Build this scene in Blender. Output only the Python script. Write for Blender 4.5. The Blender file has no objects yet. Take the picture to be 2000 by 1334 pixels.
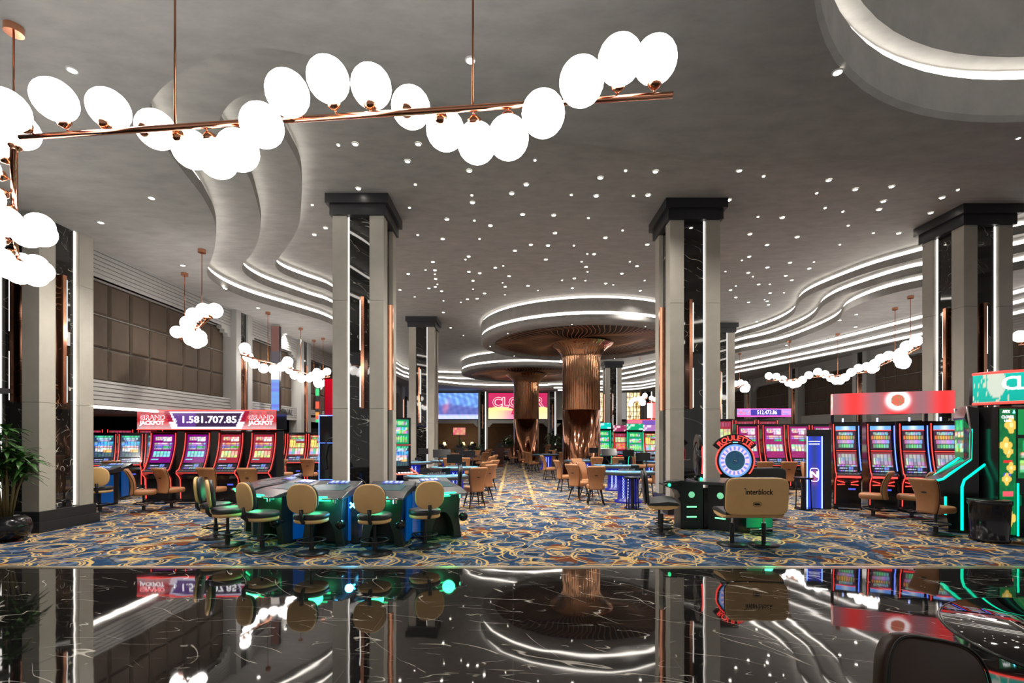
import bpy, bmesh, math, random
from mathutils import Vector, Matrix, geometry
random.seed(7)
PI = math.pi
SC = bpy.context.scene
COL = SC.collection

# ------------------------------------------------------------------ camera, world, exposure
F, CX, CY, EYE = 940.0, 1002.0, 855.0, 1.65     # focal length and principal point in pixels of the 2000x1334 frame
cam = bpy.data.cameras.new('camera'); camo = bpy.data.objects.new('camera', cam); COL.objects.link(camo)
cam.sensor_width = 36; cam.lens = F / 2000 * 36
cam.shift_x = -(CX - 1000) / 2000; cam.shift_y = (CY - 667) / 2000
cam.clip_start = .05; cam.clip_end = 200
camo.location = (0, 0, EYE); camo.rotation_euler = (PI / 2, 0, 0)
SC.camera = camo
SC.view_settings.view_transform = 'Standard'; SC.view_settings.look = 'None'
SC.view_settings.gamma = 1; SC.view_settings.use_curve_mapping = False
SC.view_settings.exposure = EXPOSURE = 0.0
w = bpy.data.worlds.new('world'); SC.world = w; w.use_nodes = True
w.node_tree.nodes['Background'].inputs[0].default_value = (1.0, .96, .92, 1)
w.node_tree.nodes['Background'].inputs[1].default_value = .30
cy = SC.cycles
cy.max_bounces = 7; cy.diffuse_bounces = 4; cy.glossy_bounces = 4; cy.transmission_bounces = 3
cy.sample_clamp_indirect = 4; cy.caustics_reflective = False; cy.caustics_refractive = False
cy.use_light_tree = True
GLOBE_E, LED_E, SPOT_W, DOT_E = 8.0, 6.0, 500.0, 25.0

def P(px, py, z):                       # a point of known height seen at a pixel
    d = (z - EYE) * F / (CY - py); return Vector(((px - CX) * d / F, d, z))
def G(px, py): return P(px, py, 0.0)
def X(px, d): return (px - CX) * d / F

# ------------------------------------------------------------------ materials
MATS = {}
def mat(name, col, rough=.5, metal=0.0, emit=None, es=1.0, spec=.5, ior=None, coat=0.0):
    if name in MATS: return MATS[name]
    m = bpy.data.materials.new(name); m.use_nodes = True
    b = m.node_tree.nodes['Principled BSDF']
    b.inputs['Base Color'].default_value = (*col, 1); b.inputs['Roughness'].default_value = rough
    b.inputs['Metallic'].default_value = metal; b.inputs['Specular IOR Level'].default_value = spec
    if ior: b.inputs['IOR'].default_value = ior
    if coat: b.inputs['Coat Weight'].default_value = coat
    if emit: b.inputs['Emission Color'].default_value = (*emit, 1); b.inputs['Emission Strength'].default_value = es
    MATS[name] = m; return m
class NT:
    def __init__(s, m): s.m = m; s.t = m.node_tree; s.b = s.t.nodes['Principled BSDF']
    def n(s, typ, ins=None, **kw):
        o = s.t.nodes.new(typ)
        for k, v in kw.items(): setattr(o, k, v)
        for k, v in (ins or {}).items():
            if isinstance(v, bpy.types.NodeSocket): s.t.links.new(v, o.inputs[k])
            else: o.inputs[k].default_value = v
        return o
    def math(s, op, a, b=0.0, c=0.0, clamp=False):
        o = s.n('ShaderNodeMath', {0: a, 1: b, 2: c}, operation=op, use_clamp=clamp); return o.outputs[0]
    def mix(s, f, a, b):
        o = s.n('ShaderNodeMix', data_type='RGBA')
        for k, v in ((0, f), (6, a), (7, b)):
            if isinstance(v, bpy.types.NodeSocket): s.t.links.new(v, o.inputs[k])
            else: o.inputs[k].default_value = v if not isinstance(v, tuple) else ((*v, 1) if len(v) == 3 else v)
        return o.outputs[2]
    def link(s, a, b): s.t.links.new(a, b)
    def band(s, v, c, w, soft=.01):     # 1 where |v-c|<w
        d = s.math('ABSOLUTE', s.math('SUBTRACT', v, c))
        return s.math('DIVIDE', s.math('SUBTRACT', w, d), soft, clamp=True)

def mottled(name, col, rough, amt=.12, scale=1.5, bump=0.0, stretch=(1, 1, 1), **kw):
    m = mat(name, col, rough, **kw); q = NT(m)
    g = q.n('ShaderNodeNewGeometry')
    mp = q.n('ShaderNodeMapping', {0: g.outputs['Position'], 'Scale': stretch})
    nz = q.n('ShaderNodeTexNoise', {'Vector': mp.outputs[0], 'Scale': scale, 'Detail': 6.0, 'Roughness': .62})
    lo = tuple(c * (1 - amt) for c in col); hi = tuple(min(1, c * (1 + amt)) for c in col)
    f = q.n('ShaderNodeMapRange', {0: nz.outputs[0], 1: .3, 2: .7})
    q.link(q.mix(f.outputs[0], lo, hi), q.b.inputs['Base Color'])
    if bump:
        bp = q.n('ShaderNodeBump', {'Strength': bump, 'Distance': .01, 'Height': nz.outputs[0]})
        q.link(bp.outputs[0], q.b.inputs['Normal'])
    return m

def make_carpet():
    m = mat('patterned carpet', (.2, .2, .2), .95, spec=.1); q = NT(m)
    pos = q.n('ShaderNodeNewGeometry').outputs['Position']
    wn = q.n('ShaderNodeTexNoise', {'Vector': pos, 'Scale': 1.1, 'Detail': 2.0})
    wv = q.n('ShaderNodeVectorMath', {0: wn.outputs[1], 1: (.5, .5, .5)}, operation='SUBTRACT')
    ws = q.n('ShaderNodeVectorMath', {0: wv.outputs[0], 3: .30}, operation='SCALE')
    p = q.n('ShaderNodeVectorMath', {0: pos, 1: ws.outputs[0]}, operation='ADD').outputs[0]
    sep = q.n('ShaderNodeSeparateXYZ', {0: p})
    p = q.n('ShaderNodeCombineXYZ', {0: sep.outputs[0], 1: sep.outputs[1], 2: 0.0}).outputs[0]
    def noise(scale, off, det=1.0, v=p):
        mp = q.n('ShaderNodeMapping', {0: v, 'Location': (off, off * .7, 0)})
        return q.n('ShaderNodeTexNoise', {'Vector': mp.outputs[0], 'Scale': scale, 'Detail': det}, noise_dimensions='2D').outputs[0]
    def vor(scale, off):
        mp = q.n('ShaderNodeMapping', {0: p, 'Location': (off, off * 1.3, 0)})
        return q.n('ShaderNodeTexVoronoi', {'Vector': mp.outputs[0], 'Scale': scale, 'Randomness': .85}, voronoi_dimensions='2D').outputs[0]
    b = noise(2.6, 3.0, 3.0)
    cr = q.n('ShaderNodeValToRGB', {0: b}); e = cr.color_ramp
    e.elements[0].position = 0; e.elements[0].color = (.012, .022, .05, 1)
    e.elements[1].position = .43; e.elements[1].color = (.020, .06, .14, 1)
    for ps, c in ((.47, (.06, .12, .22, 1)), (.52, (.035, .035, .05, 1)), (.55, (.24, .23, .24, 1)), (.585, (.12, .20, .33, 1)), (.66, (.012, .03, .07, 1))):
        x = e.elements.new(ps); x.color = c
    base = cr.outputs[0]
    rust = q.math('MULTIPLY', q.math('GREATER_THAN', noise(1.5, 17.0), .63), q.math('GREATER_THAN', noise(5.0, 8.0, 2.0), .44))
    base = q.mix(rust, base, (.17, .05, .022))
    v1, v2, v3 = vor(1.35, 0.0), vor(1.0, 5.3), vor(2.1, 9.1)
    br = noise(2.2, 31.0); br2 = noise(2.6, 47.0)
    g1 = q.math('MULTIPLY', q.math('MAXIMUM', q.band(v1, .37, .026), q.band(v1, .29, .014)), q.math('GREATER_THAN', br, .44))
    g1b = q.math('MULTIPLY', q.band(v1, .25, .02), q.math('GREATER_THAN', br, .50))
    g2 = q.math('MULTIPLY', q.math('MAXIMUM', q.band(v2, .44, .020), q.band(v2, .375, .012)), q.math('LESS_THAN', br2, .58))
    g3 = q.math('MULTIPLY', q.band(v3, .32, .035), q.math('LESS_THAN', br, .47))
    g4 = q.band(noise(1.2, 71.0), .5, .009, .006)
    gold = q.math('MAXIMUM', q.math('MAXIMUM', g1, g2), q.math('MAXIMUM', q.math('MAXIMUM', g3, g1b), g4))
    sx = q.n('ShaderNodeSeparateXYZ', {0: pos}).outputs[0]           # the joins between carpet widths carry a denser gold line
    seam = q.math('MULTIPLY', q.math('MAXIMUM', q.band(sx, -.40, .07, .04), q.band(sx, .56, .07, .04)), q.math('MULTIPLY', q.math('GREATER_THAN', noise(3.0, 12.0, 2.0), .43), q.n('ShaderNodeMapRange', {0: q.n('ShaderNodeSeparateXYZ', {0: pos}).outputs[1], 1: 10.0, 2: 17.0}).outputs[0]))
    gold = q.math('MAXIMUM', gold, seam)
    gc = q.mix(noise(4.0, 90.0), (.66, .42, .14), (.76, .55, .26))
    fib = q.n('ShaderNodeTexNoise', {'Vector': pos, 'Scale': 220.0}).outputs[0]
    col = q.mix(gold, base, gc)
    col2 = q.mix(q.math('MULTIPLY', fib, .35), col, (.0, .0, .0))
    q.link(col2, q.b.inputs['Base Color'])
    return m
def make_marble(name, floor=False, rot=0.6):
    m = mat(name, (.01, .01, .01), .03, spec=.5, ior=2.1 if floor else 1.75); q = NT(m)
    pos = q.n('ShaderNodeNewGeometry').outputs['Position']
    base = (.011, .0105, .010)
    tot = None
    for ang, sc, w in ((rot, 1.0, .0032), (rot + .55, .8, .0026), (rot - .35, 1.5, .0026)):
        e = (0, 0, ang) if floor else (.25, -.75 + .3 * ang, .2)
        mp = q.n('ShaderNodeMapping', {0: pos, 'Rotation': e})
        mp2 = q.n('ShaderNodeMapping', {0: mp.outputs[0], 'Location': (ang * 7, 0, 0), 'Scale': (.22, 1.0, 1.0)})
        n1 = q.n('ShaderNodeTexNoise', {'Vector': mp2.outputs[0], 'Scale': sc * 2.6, 'Detail': 2.0, 'Roughness': .4}).outputs[0]
        n2 = q.n('ShaderNodeTexNoise', {'Vector': mp2.outputs[0], 'Scale': sc * 6.5, 'Detail': 3.0}).outputs[0]
        v = q.math('MULTIPLY', q.band(n1, .5, w * 1.3, .003), q.math('MULTIPLY', q.math('SUBTRACT', n2, .51), 14.0, clamp=True))
        tot = v if tot is None else q.math('MAXIMUM', tot, v)
    col = q.mix(tot, base, (.62, .58, .52))
    if floor:
        br = q.n('ShaderNodeTexBrick', {'Vector': pos, 'Color1': (1, 1, 1, 1), 'Color2': (1, 1, 1, 1), 'Mortar': (0, 0, 0, 1), 'Scale': 1.0, 'Mortar Size': .0018, 'Brick Width': 1.2, 'Row Height': .6})
        br.offset = 0
        col = q.mix(br.outputs[0], (.09, .085, .08), col)
        nz = q.n('ShaderNodeTexNoise', {'Vector': pos, 'Scale': 1.3, 'Detail': 2.0}).outputs[0]
        bp = q.n('ShaderNodeBump', {'Strength': .4, 'Distance': .004, 'Height': nz})
        q.link(bp.outputs[0], q.b.inputs['Normal'])
    q.link(col, q.b.inputs['Base Color'])
    return m

CARPET = make_carpet()
MARBLE_F = make_marble('polished black marble floor', True, .35)
MARBLE = make_marble('black veined marble', False, .9)
PLASTER = mottled('trowelled plaster', (.375, .368, .355), .8, .14, 2.2, .15, (1, 2.2, 1))
STONE = mottled('beige stone cladding', (.47, .44, .385), .45, .08, 2.5, 0)
WALLP = mottled('grey painted slats', (.40, .395, .38), .55, .03, 2.0)
DARKCEIL = mat('dark ceiling', (.03, .03, .035), .8)
DARKWALL = mat('dark wall', (.022, .022, .027), .7)
PANEL = mottled('brown padded fabric', (.075, .050, .032), .75, .15, 6.0, .1, (1, 1, .35))
BRASS = mat('brass trim', (.75, .66, .50), .3, .9)
BLACKM = mat('black satin metal', (.025, .026, .030), .35, .3)
CAPM = mat('black capital', (.022, .023, .028), .4)
COPPER = mat('rose copper', (.80, .36, .22), .16, 1.0)
COPPERD = mat('dark copper', (.46, .20, .11), .22, 1.0)
LED = mat('white led strip', (1, 1, 1), .5, emit=(1.0, .93, .84), es=LED_E)
LEDC = mat('white column light', (1, 1, 1), .5, emit=(1.0, .94, .88), es=2.6)
GLOBE = mat('lit opal glass', (1, 1, 1), .3, emit=(1.0, .94, .88), es=GLOBE_E)
DOT = mat('lit downlight', (1, 1, 1), .5, emit=(1.0, .93, .80), es=DOT_E)
CHROME = mat('chrome', (.7, .7, .72), .12, 1.0)
RED = mat('red neon', (.2, 0, 0), .4, emit=(1.0, .05, .04), es=2.6)
BLUE = mat('blue neon', (0, 0, .2), .4, emit=(.08, .16, 1.0), es=4.0)
GREEN = mat('green neon', (0, .2, .1), .4, emit=(.0, .85, .45), es=2.2)
GREENL = mat('green lamp', (0, .2, .1), .4, emit=(.02, .9, .3), es=3.0)
CYANL = mat('cyan lamp', (0, .2, .2), .4, emit=(.1, .65, 1.0), es=8.0)
WHITEE = mat('white backlit letters', (1, 1, 1), .5, emit=(.9, .92, 1.0), es=1.4)
TAN = mottled('tan leather', (.43, .19, .08), .42, .08, 5.0)
TANL = mottled('light tan leather', (.86, .54, .23), .42, .04, 5.0)
DKLEATHER = mat('charcoal leather', (.035, .037, .043), .45)
PIPING = mat('dark piping', (.03, .015, .01), .5)
BLKPL = mat('gloss black plastic', (.012, .012, .014), .15)
FELT = mottled('blue felt', (.10, .33, .52), .9, .08, 8.0)
NAVY = mat('navy lit panel', (.01, .02, .2), .4, emit=(.01, .02, .35), es=.8)
WAVE = mat('white blue wave light', (.3, .4, 1), .4, emit=(.45, .55, 1.0), es=2.2)

def scr_mat():
    m = bpy.data.materials.new('lit screen'); m.use_nodes = True; q = NT(m)
    a = q.n('ShaderNodeAttribute', attribute_name='Col')
    q.b.inputs['Base Color'].default_value = (.01, .01, .01, 1); q.b.inputs['Roughness'].default_value = .25
    q.link(a.outputs['Color'], q.b.inputs['Emission Color']); q.b.inputs['Emission Strength'].default_value = 1.35
    return m
SCREEN = scr_mat()

# ------------------------------------------------------------------ mesh collector and scene helpers
class MB:
    def __init__(s): s.v = []; s.f = []; s.mi = []; s.col = {}; s.m = 0; s.sm = []; s.smooth = False
    def add(s, vs, fs):
        o = len(s.v); s.v += [tuple(v) for v in vs]
        for f in fs: s.f.append([i + o for i in f]); s.mi.append(s.m); s.sm.append(s.smooth)
        return o
    def box(s, x0, x1, y0, y1, z0, z1):
        s.add([(x, y, z) for z in (z0, z1) for y in (y0, y1) for x in (x0, x1)],
              [(0, 2, 3, 1), (4, 5, 7, 6), (0, 1, 5, 4), (2, 6, 7, 3), (0, 4, 6, 2), (1, 3, 7, 5)]); return s
    def prism(s, pts, a, b, axis='x'):      # 2-D outline extruded along an axis
        n = len(pts)
        def mk(p, t): return {'x': (t, p[0], p[1]), 'y': (p[0], t, p[1]), 'z': (p[0], p[1], t)}[axis]
        s.add([mk(p, a) for p in pts] + [mk(p, b) for p in pts],
              [tuple(range(n))[::-1], tuple(range(n, 2 * n))] + [(i, (i + 1) % n, n + (i + 1) % n, n + i) for i in range(n)]); return s
    def tube(s, path, r, n=8, closed=False, cap=True):
        path = [Vector(p) for p in path]; N = len(path); rings = []
        rr = r if isinstance(r, (list, tuple)) else [r] * N
        up = None
        for i, p in enumerate(path):
            a = path[(i - 1) % N] if (closed or i > 0) else p; b = path[(i + 1) % N] if (closed or i < N - 1) else p
            t = (b - a).normalized()
            if up is None: up = Vector((0, 0, 1)) if abs(t.z) < .9 else Vector((1, 0, 0))
            sx = t.cross(up).normalized(); up = sx.cross(t).normalized()
            rings.append([p + (sx * math.cos(2 * PI * k / n) + up * math.sin(2 * PI * k / n)) * rr[i] for k in range(n)])
        fs = []
        for i in range(N if closed else N - 1):
            j = (i + 1) % N
            fs += [(i * n + k, i * n + (k + 1) % n, j * n + (k + 1) % n, j * n + k) for k in range(n)]
        if cap and not closed: fs += [tuple(range(n))[::-1], tuple((N - 1) * n + k for k in range(n))]
        sm = s.smooth; s.smooth = n > 5; s.add([v for r_ in rings for v in r_], fs); s.smooth = sm; return s
    def cyl(s, c, r, z0, z1, n=24, r1=None):
        r1 = r if r1 is None else r1
        return s.lathe([(0, z0), (r, z0), (r1, z1), (0, z1)], c, n, False)
    def lathe(s, prof, c=(0, 0), n=24, smooth=True, rf=None):
        vs = []; fs = []; m = len(prof)
        for k in range(n):
            a = 2 * PI * k / n
            for (r, z) in prof:
                if rf: r = r * rf(a, z)
                vs.append((c[0] + r * math.cos(a), c[1] + r * math.sin(a), z))
        for k in range(n):
            j = (k + 1) % n
            for i in range(m - 1):
                f = [k * m + i, j * m + i, j * m + i + 1, k * m + i + 1]
                if prof[i][0] < 1e-6: f = [k * m + i, j * m + i + 1, k * m + i + 1]
                elif prof[i + 1][0] < 1e-6: f = [k * m + i, j * m + i, k * m + i + 1]
                fs.append(f)
        sm = s.smooth; s.smooth = smooth; s.add(vs, fs); s.smooth = sm; return s
    def ball(s, c, r, n=16, sz=1.0):
        prof = [(max(0, r * math.sin(PI * i / (n // 2))) if 0 < i < n // 2 else 0, c[2] - r * sz * math.cos(PI * i / (n // 2))) for i in range(n // 2 + 1)]
        return s.lathe(prof, c, n)
    def grid(s, fn, nu, nv, col=None, two=False):   # fn(u,v)->point, col(u,v)->rgb
        vs = [fn(i / nu, j / nv) for j in range(nv + 1) for i in range(nu + 1)]
        fs = [(j * (nu + 1) + i, j * (nu + 1) + i + 1, (j + 1) * (nu + 1) + i + 1, (j + 1) * (nu + 1) + i) for j in range(nv) for i in range(nu)]
        o = s.add(vs, fs)
        if col:
            k = o
            for j in range(nv + 1):
                for i in range(nu + 1): s.col[k] = col(i / nu, j / nv); k += 1
        return s
    def slab(s, poly, y0, y1, pillow=0.0):           # rounded pad: outline in x,z extruded in y with a soft edge
        n = len(poly); cx = sum(p[0] for p in poly) / n; cz = sum(p[1] for p in poly) / n
        def ins(p, k): return (cx + (p[0] - cx) * k, cz + (p[1] - cz) * k)
        t = y1 - y0; lay = [(.90, y0), (.97, y0 + t * .12), (1, y0 + t * .35), (1, y0 + t * .65), (.97, y0 + t * .88), (.90, y1)]
        vs = [(*(lambda q: (q[0], y))(ins(p, k)), ins(p, k)[1]) for k, y in lay for p in poly]
        fs = [(l * n + i, l * n + (i + 1) % n, (l + 1) * n + (i + 1) % n, (l + 1) * n + i) for l in range(5) for i in range(n)]
        fs += [tuple(range(n))[::-1], tuple(5 * n + i for i in range(n))]
        sm = s.smooth; s.smooth = True; s.add(vs, fs); s.smooth = sm; return s
    def build(s, name, m, parent=None, bevel=0, loc=None, smooth=False):
        me = bpy.data.meshes.new(name); me.from_pydata(s.v, [], s.f)
        ms = m if isinstance(m, (list, tuple)) else [m]
        for x in ms: me.materials.append(x)
        me.polygons.foreach_set('material_index', s.mi); me.polygons.foreach_set('use_smooth', [smooth or x for x in s.sm])
        if s.col:
            ca = me.color_attributes.new('Col', 'FLOAT_COLOR', 'POINT')
            for k, c in s.col.items(): ca.data[k].color = (*c, 1)
        bm = bmesh.new(); bm.from_mesh(me)
        if not s.col: bmesh.ops.recalc_face_normals(bm, faces=bm.faces)
        bm.to_mesh(me); bm.free(); me.update()
        o = bpy.data.objects.new(name, me); COL.objects.link(o)
        if parent is not None: o.parent = parent
        if loc: o.location = loc
        if bevel:
            b = o.modifiers.new('bevel', 'BEVEL'); b.width = bevel; b.segments = 2; b.limit_method = 'ANGLE'
        return o
def tag(o, label, cat, group=None):
    o['label'] = label; o['category'] = cat
    if group: o['group'] = group
    return o
def thing(name, label, cat, loc=(0, 0, 0), rz=0, group=None):
    o = bpy.data.objects.new(name, None); COL.objects.link(o); o.empty_display_size = .1
    o.location = loc; o.rotation_euler = (0, 0, rz); return tag(o, label, cat, group)
def copy_tree(o, loc, rz, label, group=None, scale=None):
    def cp(a, par):
        c = a.copy(); COL.objects.link(c)
        if par is not None: c.parent = par
        for ch in KIDS.get(a.name, []) or list(a.children): cp(ch, c)
        return c
    r = cp(o, None); r.location = loc; r.rotation_euler = (0, 0, rz); r['label'] = label
    if group: r['group'] = group
    if scale: r.scale = (scale,) * 3
    return r
KIDS = {}
def struct(o, label=None):
    o['kind'] = 'structure'
    if label: o['label'] = label
    return o
def text(s, size, name, m, parent, loc, rot=(PI / 2, 0, 0), ext=.004, bold=0.0, width=None, shear=0.0, arc=None):
    cu = bpy.data.curves.new(name, 'FONT'); cu.body = s; cu.size = size; cu.extrude = ext; cu.align_x = 'CENTER'; cu.align_y = 'CENTER'
    cu.offset = bold; cu.resolution_u = 3; cu.shear = shear
    tmp = bpy.data.objects.new(name, cu); COL.objects.link(tmp)
    dg = bpy.context.evaluated_depsgraph_get(); me = bpy.data.meshes.new_from_object(tmp.evaluated_get(dg))
    bpy.data.objects.remove(tmp)
    xs = [v.co.x for v in me.vertices]; wd = max(xs) - min(xs)
    k = (width / wd) if width else 1
    for v in me.vertices:
        v.co.x *= k
        if arc:
            a = v.co.x / arc; rr = arc + v.co.y; v.co.x, v.co.y = rr * math.sin(a), rr * math.cos(a) - arc
    me.materials.clear(); me.materials.append(m)
    o = bpy.data.objects.new(name, me); COL.objects.link(o); o.parent = parent; o.location = loc; o.rotation_euler = rot
    return o
# ------------------------------------------------------------------ the room
ZL = 5.56                                # lowest ceiling
STEP = .40
XL, XR, YB = -8.6, 16.0, 40.0            # side walls and far wall
YE = 6.15                                # edge between marble and carpet
def plane_mesh(loops, z, up=False, mb=None):
    mb = mb or MB()
    vl = [[Vector((p[0], p[1], 0)) for p in l] for l in loops]
    flat = [p for l in vl for p in l]
    tris = geometry.tessellate_polygon(vl)
    mb.add([(p.x, p.y, z) for p in flat], [t[::-1] if up else t for t in tris]); return mb
struct(MB().box(-17, 18.5, YE, 48, -.1, 0).build('floor', CARPET), 'patterned blue and gold carpet')
struct(MB().box(-17, 18.5, -1.5, YE - .03, -.1, 0).build('floor', MARBLE_F), 'polished black marble floor in front of the carpet')
mb = MB()
mb.box(-17, 18.5, YE - .075, YE - .05, 0, .004); mb.box(-17, 18.5, YE - .03, YE + .02, -.05, .006)
struct(mb.build('trim_1', BRASS))

def smooth(pts, it=3, closed=False):
    for _ in range(it):
        q = []
        n = len(pts)
        if not closed: q.append(pts[0])
        for i in range(n if closed else n - 1):
            a, b = pts[i], pts[(i + 1) % n]
            q.append((a[0] * .75 + b[0] * .25, a[1] * .75 + b[1] * .25)); q.append((a[0] * .25 + b[0] * .75, a[1] * .25 + b[1] * .75))
        if not closed: q.append(pts[-1])
        pts = q
    return pts
def zr(pts, x0, y0, s): return [(x0 + a / s, y0 + b / s) for a, b in pts]
Z1, Z2, Z3 = ZL + 3 * STEP, ZL + 2 * STEP, ZL + STEP
def w2(pts, z): return [tuple(P(a, b, z))[:2] for a, b in pts]
L3 = [(330, 84), (296, 128), (291, 148), (298, 182), (322, 228), (360, 285), (393, 330)] + zr([(680, 0), (740, 120), (770, 250), (760, 380), (740, 500), (700, 600), (678, 665), (720, 740), (850, 830), (1050, 920), (1250, 985), (1500, 1060), (1760, 1145)], 250, 350, 4.4475) + [(720, 655), (775, 731), (860, 741)]
L2 = [(470, 122), (440, 150), (426, 182), (440, 215), (466, 260), (490, 305)] + zr([(1120, 0), (1145, 120), (1160, 230), (1130, 380), (1080, 500), (1000, 590), (985, 640), (1030, 710), (1180, 800), (1400, 880), (1600, 955), (1760, 1000)], 250, 350, 4.4475) + [(720, 625), (775, 724), (850, 733)]
L1 = [(570, 170), (548, 205), (569, 243), (587, 280), (590.6, 326)] + zr([(1500, 130), (1480, 280), (1400, 420), (1300, 560), (1270, 620), (1320, 690), (1480, 760), (1650, 820), (1760, 860)], 250, 350, 4.4475) + [(720, 600), (775, 716), (850, 722)]
R1 = [(1992, 423), (1900, 444)] + zr([(1540, 110), (1250, 190), (1050, 255), (850, 335), (700, 400), (610, 455), (575, 505), (570, 545), (540, 585), (450, 640), (300, 700), (140, 745)], 1400, 440, 3.705) + [(1350, 676), (1281, 701), (1237, 711), (1185, 722)]
R2 = [(1992, 460), (1900, 482)] + zr([(1540, 225), (1400, 250), (1200, 310), (1000, 380), (850, 440), (760, 500), (735, 540), (710, 585), (640, 640), (500, 705), (350, 760), (140, 802)], 1400, 440, 3.705) + [(1350, 690), (1281, 713), (1237, 722), (1180, 733)]
R3 = [(1992, 493), (1900, 512)] + zr([(1540, 322), (1300, 375), (1100, 440), (960, 505), (910, 545), (890, 590), (830, 635), (700, 700), (500, 780), (300, 828), (140, 857)], 1400, 440, 3.705) + [(1350, 702), (1281, 720), (1237, 731), (1180, 742)]
def outline(L, R, z, near, far):
    l = w2(L, z); r = w2(R, z)          # both run from near to far
    lit0 = len(l)
    pts = l + far + r[::-1] + near
    return pts, len(l) + len(far) + len(r)
near3 = [(13.0, 9.4), (12.2, 7.6), (9.6, 7.0), (6.8, 6.9), (4.6, 6.75), (2.6, 6.7), (1.2, 6.5), (-.2, 6.0), (-1.5, 5.2), (-2.6, 4.7)]
near2 = [(13.2, 9.6), (11.8, 8.4), (9.0, 7.8), (6.4, 7.7), (4.0, 7.6), (2.0, 7.4), (.3, 7.0), (-1.2, 6.3), (-2.2, 5.8)]
near1 = [(12.8, 10.2), (11.2, 9.3), (8.6, 8.7), (6.0, 8.6), (3.4, 8.4), (1.0, 8.1), (-.8, 7.5), (-2.0, 7.0)]
C3, n3 = outline(L3, R3, Z3, near3, [(-3, 38.0), (3, 38.2)])
C2, n2 = outline(L2, R2, Z2, near2, [(-3, 37.3), (3, 37.4)])
C1, n1 = outline(L1, R1, Z1, near1, [(-3, 36.6), (3, 36.7)])
def sm_marked(pts, nlit):               # smooth a closed outline, remember which points carry the light strip
    q = [(p[0], p[1], 1.0 if i < nlit else 0.0) for i, p in enumerate(pts)]
    for _ in range(2):
        r = []
        for i in range(len(q)):
            a, b = q[i], q[(i + 1) % len(q)]
            r.append(tuple(a[k] * .75 + b[k] * .25 for k in range(3))); r.append(tuple(a[k] * .25 + b[k] * .75 for k in range(3)))
        q = r
    return q
S3, S2, S1 = sm_marked(C3, n3), sm_marked(C2, n2), sm_marked(C1, n1)
RC = (6.0, 1.85)                          # round recess over the marble floor
def circ(r, n=72): return [(RC[0] + r * math.cos(2 * PI * k / n), RC[1] + r * math.sin(2 * PI * k / n)) for k in range(n)]
OUT = [(-17, -1.5), (18.5, -1.5), (18.5, 48), (-17, 48)]
OUTL = [(-9.5, -1.5), (18.5, -1.5), (18.5, 41), (XL - .05, 41), (XL - .05, 9.5), (-9.5, 9.4)]
def offs(loop, d):                       # push a closed outline outwards (away from its centroid side) by d
    n = len(loop); A = sum(loop[i][0] * loop[(i + 1) % n][1] - loop[(i + 1) % n][0] * loop[i][1] for i in range(n)); sg = 1 if A > 0 else -1
    r = []
    for i in range(n):
        a = Vector(loop[i - 1][:2]); b = Vector(loop[(i + 1) % n][:2]); t = b - a
        if t.length < 1e-6: t = Vector((1, 0))
        t.normalize(); r.append((loop[i][0] + t.y * d * sg, loop[i][1] - t.x * d * sg) + tuple(loop[i][2:]))
    return r
ceil_obs = []
for (S, z, label) in ((S3, ZL, 'lowest plaster ceiling around the wavy recess'), (S2, Z3, 'second wavy ceiling step'), (S1, Z2, 'third wavy ceiling step')):
    mb = MB(); loop = [(a, b) for a, b, c in S]
    plane_mesh([OUTL, loop, circ(4.12)] if S is S3 else [OUTL, loop, circ(4.12)], z, mb=mb)
    n = len(loop); LIP = .20
    mb.smooth = True
    mb.add([(p[0], p[1], z) for p in loop] + [(p[0], p[1], z + LIP) for p in loop], [(i, (i + 1) % n, n + (i + 1) % n, n + i) for i in range(n)])
    mb.smooth = False
    back = offs(loop, .10)
    mb.add([(p[0], p[1], z + LIP) for p in loop] + [(p[0], p[1], z + LIP) for p in back], [(i, (i + 1) % n, n + (i + 1) % n, n + i) for i in range(n)])
    mb.add([(p[0], p[1], z + LIP) for p in back] + [(p[0], p[1], z + STEP) for p in back], [(i, (i + 1) % n, n + (i + 1) % n, n + i) for i in range(n)])
    c = struct(mb.build('ceiling', PLASTER), label)
    lb = MB(); inn = offs(loop, .06); fs = []
    for i in range(n):
        if S[i][2] > .5 and S[(i + 1) % n][2] > .5: fs.append((i, (i + 1) % n, n + (i + 1) % n, n + i))
    lb.add([(p[0], p[1], z + LIP + .01) for p in inn] + [(p[0], p[1], z + LIP + .105) for p in inn], fs)
    lb.build('light_strip', LED, c)
mb = MB(); plane_mesh([OUT, circ(4.12)], Z1 + .002, mb=mb)
top = struct(mb.build('ceiling', PLASTER), 'highest plaster ceiling inside the wavy recess')
# round recess in the top right of the view
mb = MB()
def ring(mb, r0, z0, r1, z1, n=72):
    a, b = circ(r0, n), circ(r1, n); mb.smooth = True
    mb.add([(p[0], p[1], z0) for p in a] + [(p[0], p[1], z1) for p in b], [(i, (i + 1) % n, n + (i + 1) % n, n + i) for i in range(n)]); mb.smooth = False
ring(mb, 4.12, ZL, 4.08, ZL + .06); ring(mb, 4.08, ZL + .06, 4.08, ZL + .50); ring(mb, 4.08, ZL + .50, 4.25, ZL + .50); ring(mb, 4.25, ZL + .5, 4.25, ZL + .66)
ring(mb, 4.25, ZL + .66, 3.98, ZL + .70); ring(mb, 3.98, ZL + .70, 3.92, ZL + 1.35); ring(mb, 3.92, ZL + 1.35, 4.05, ZL + 1.35); ring(mb, 4.05, ZL + 1.35, 4.05, ZL + 1.5)
plane_mesh([circ(4.06)], ZL + 1.5, mb=mb)
rec = struct(mb.build('ceiling', PLASTER), 'round stepped recess in the ceiling')
mb = MB(); ring(mb, 4.16, ZL + .505, 4.16, ZL + .655); ring(mb, 3.98, ZL + 1.36, 3.98, ZL + 1.47)
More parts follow.
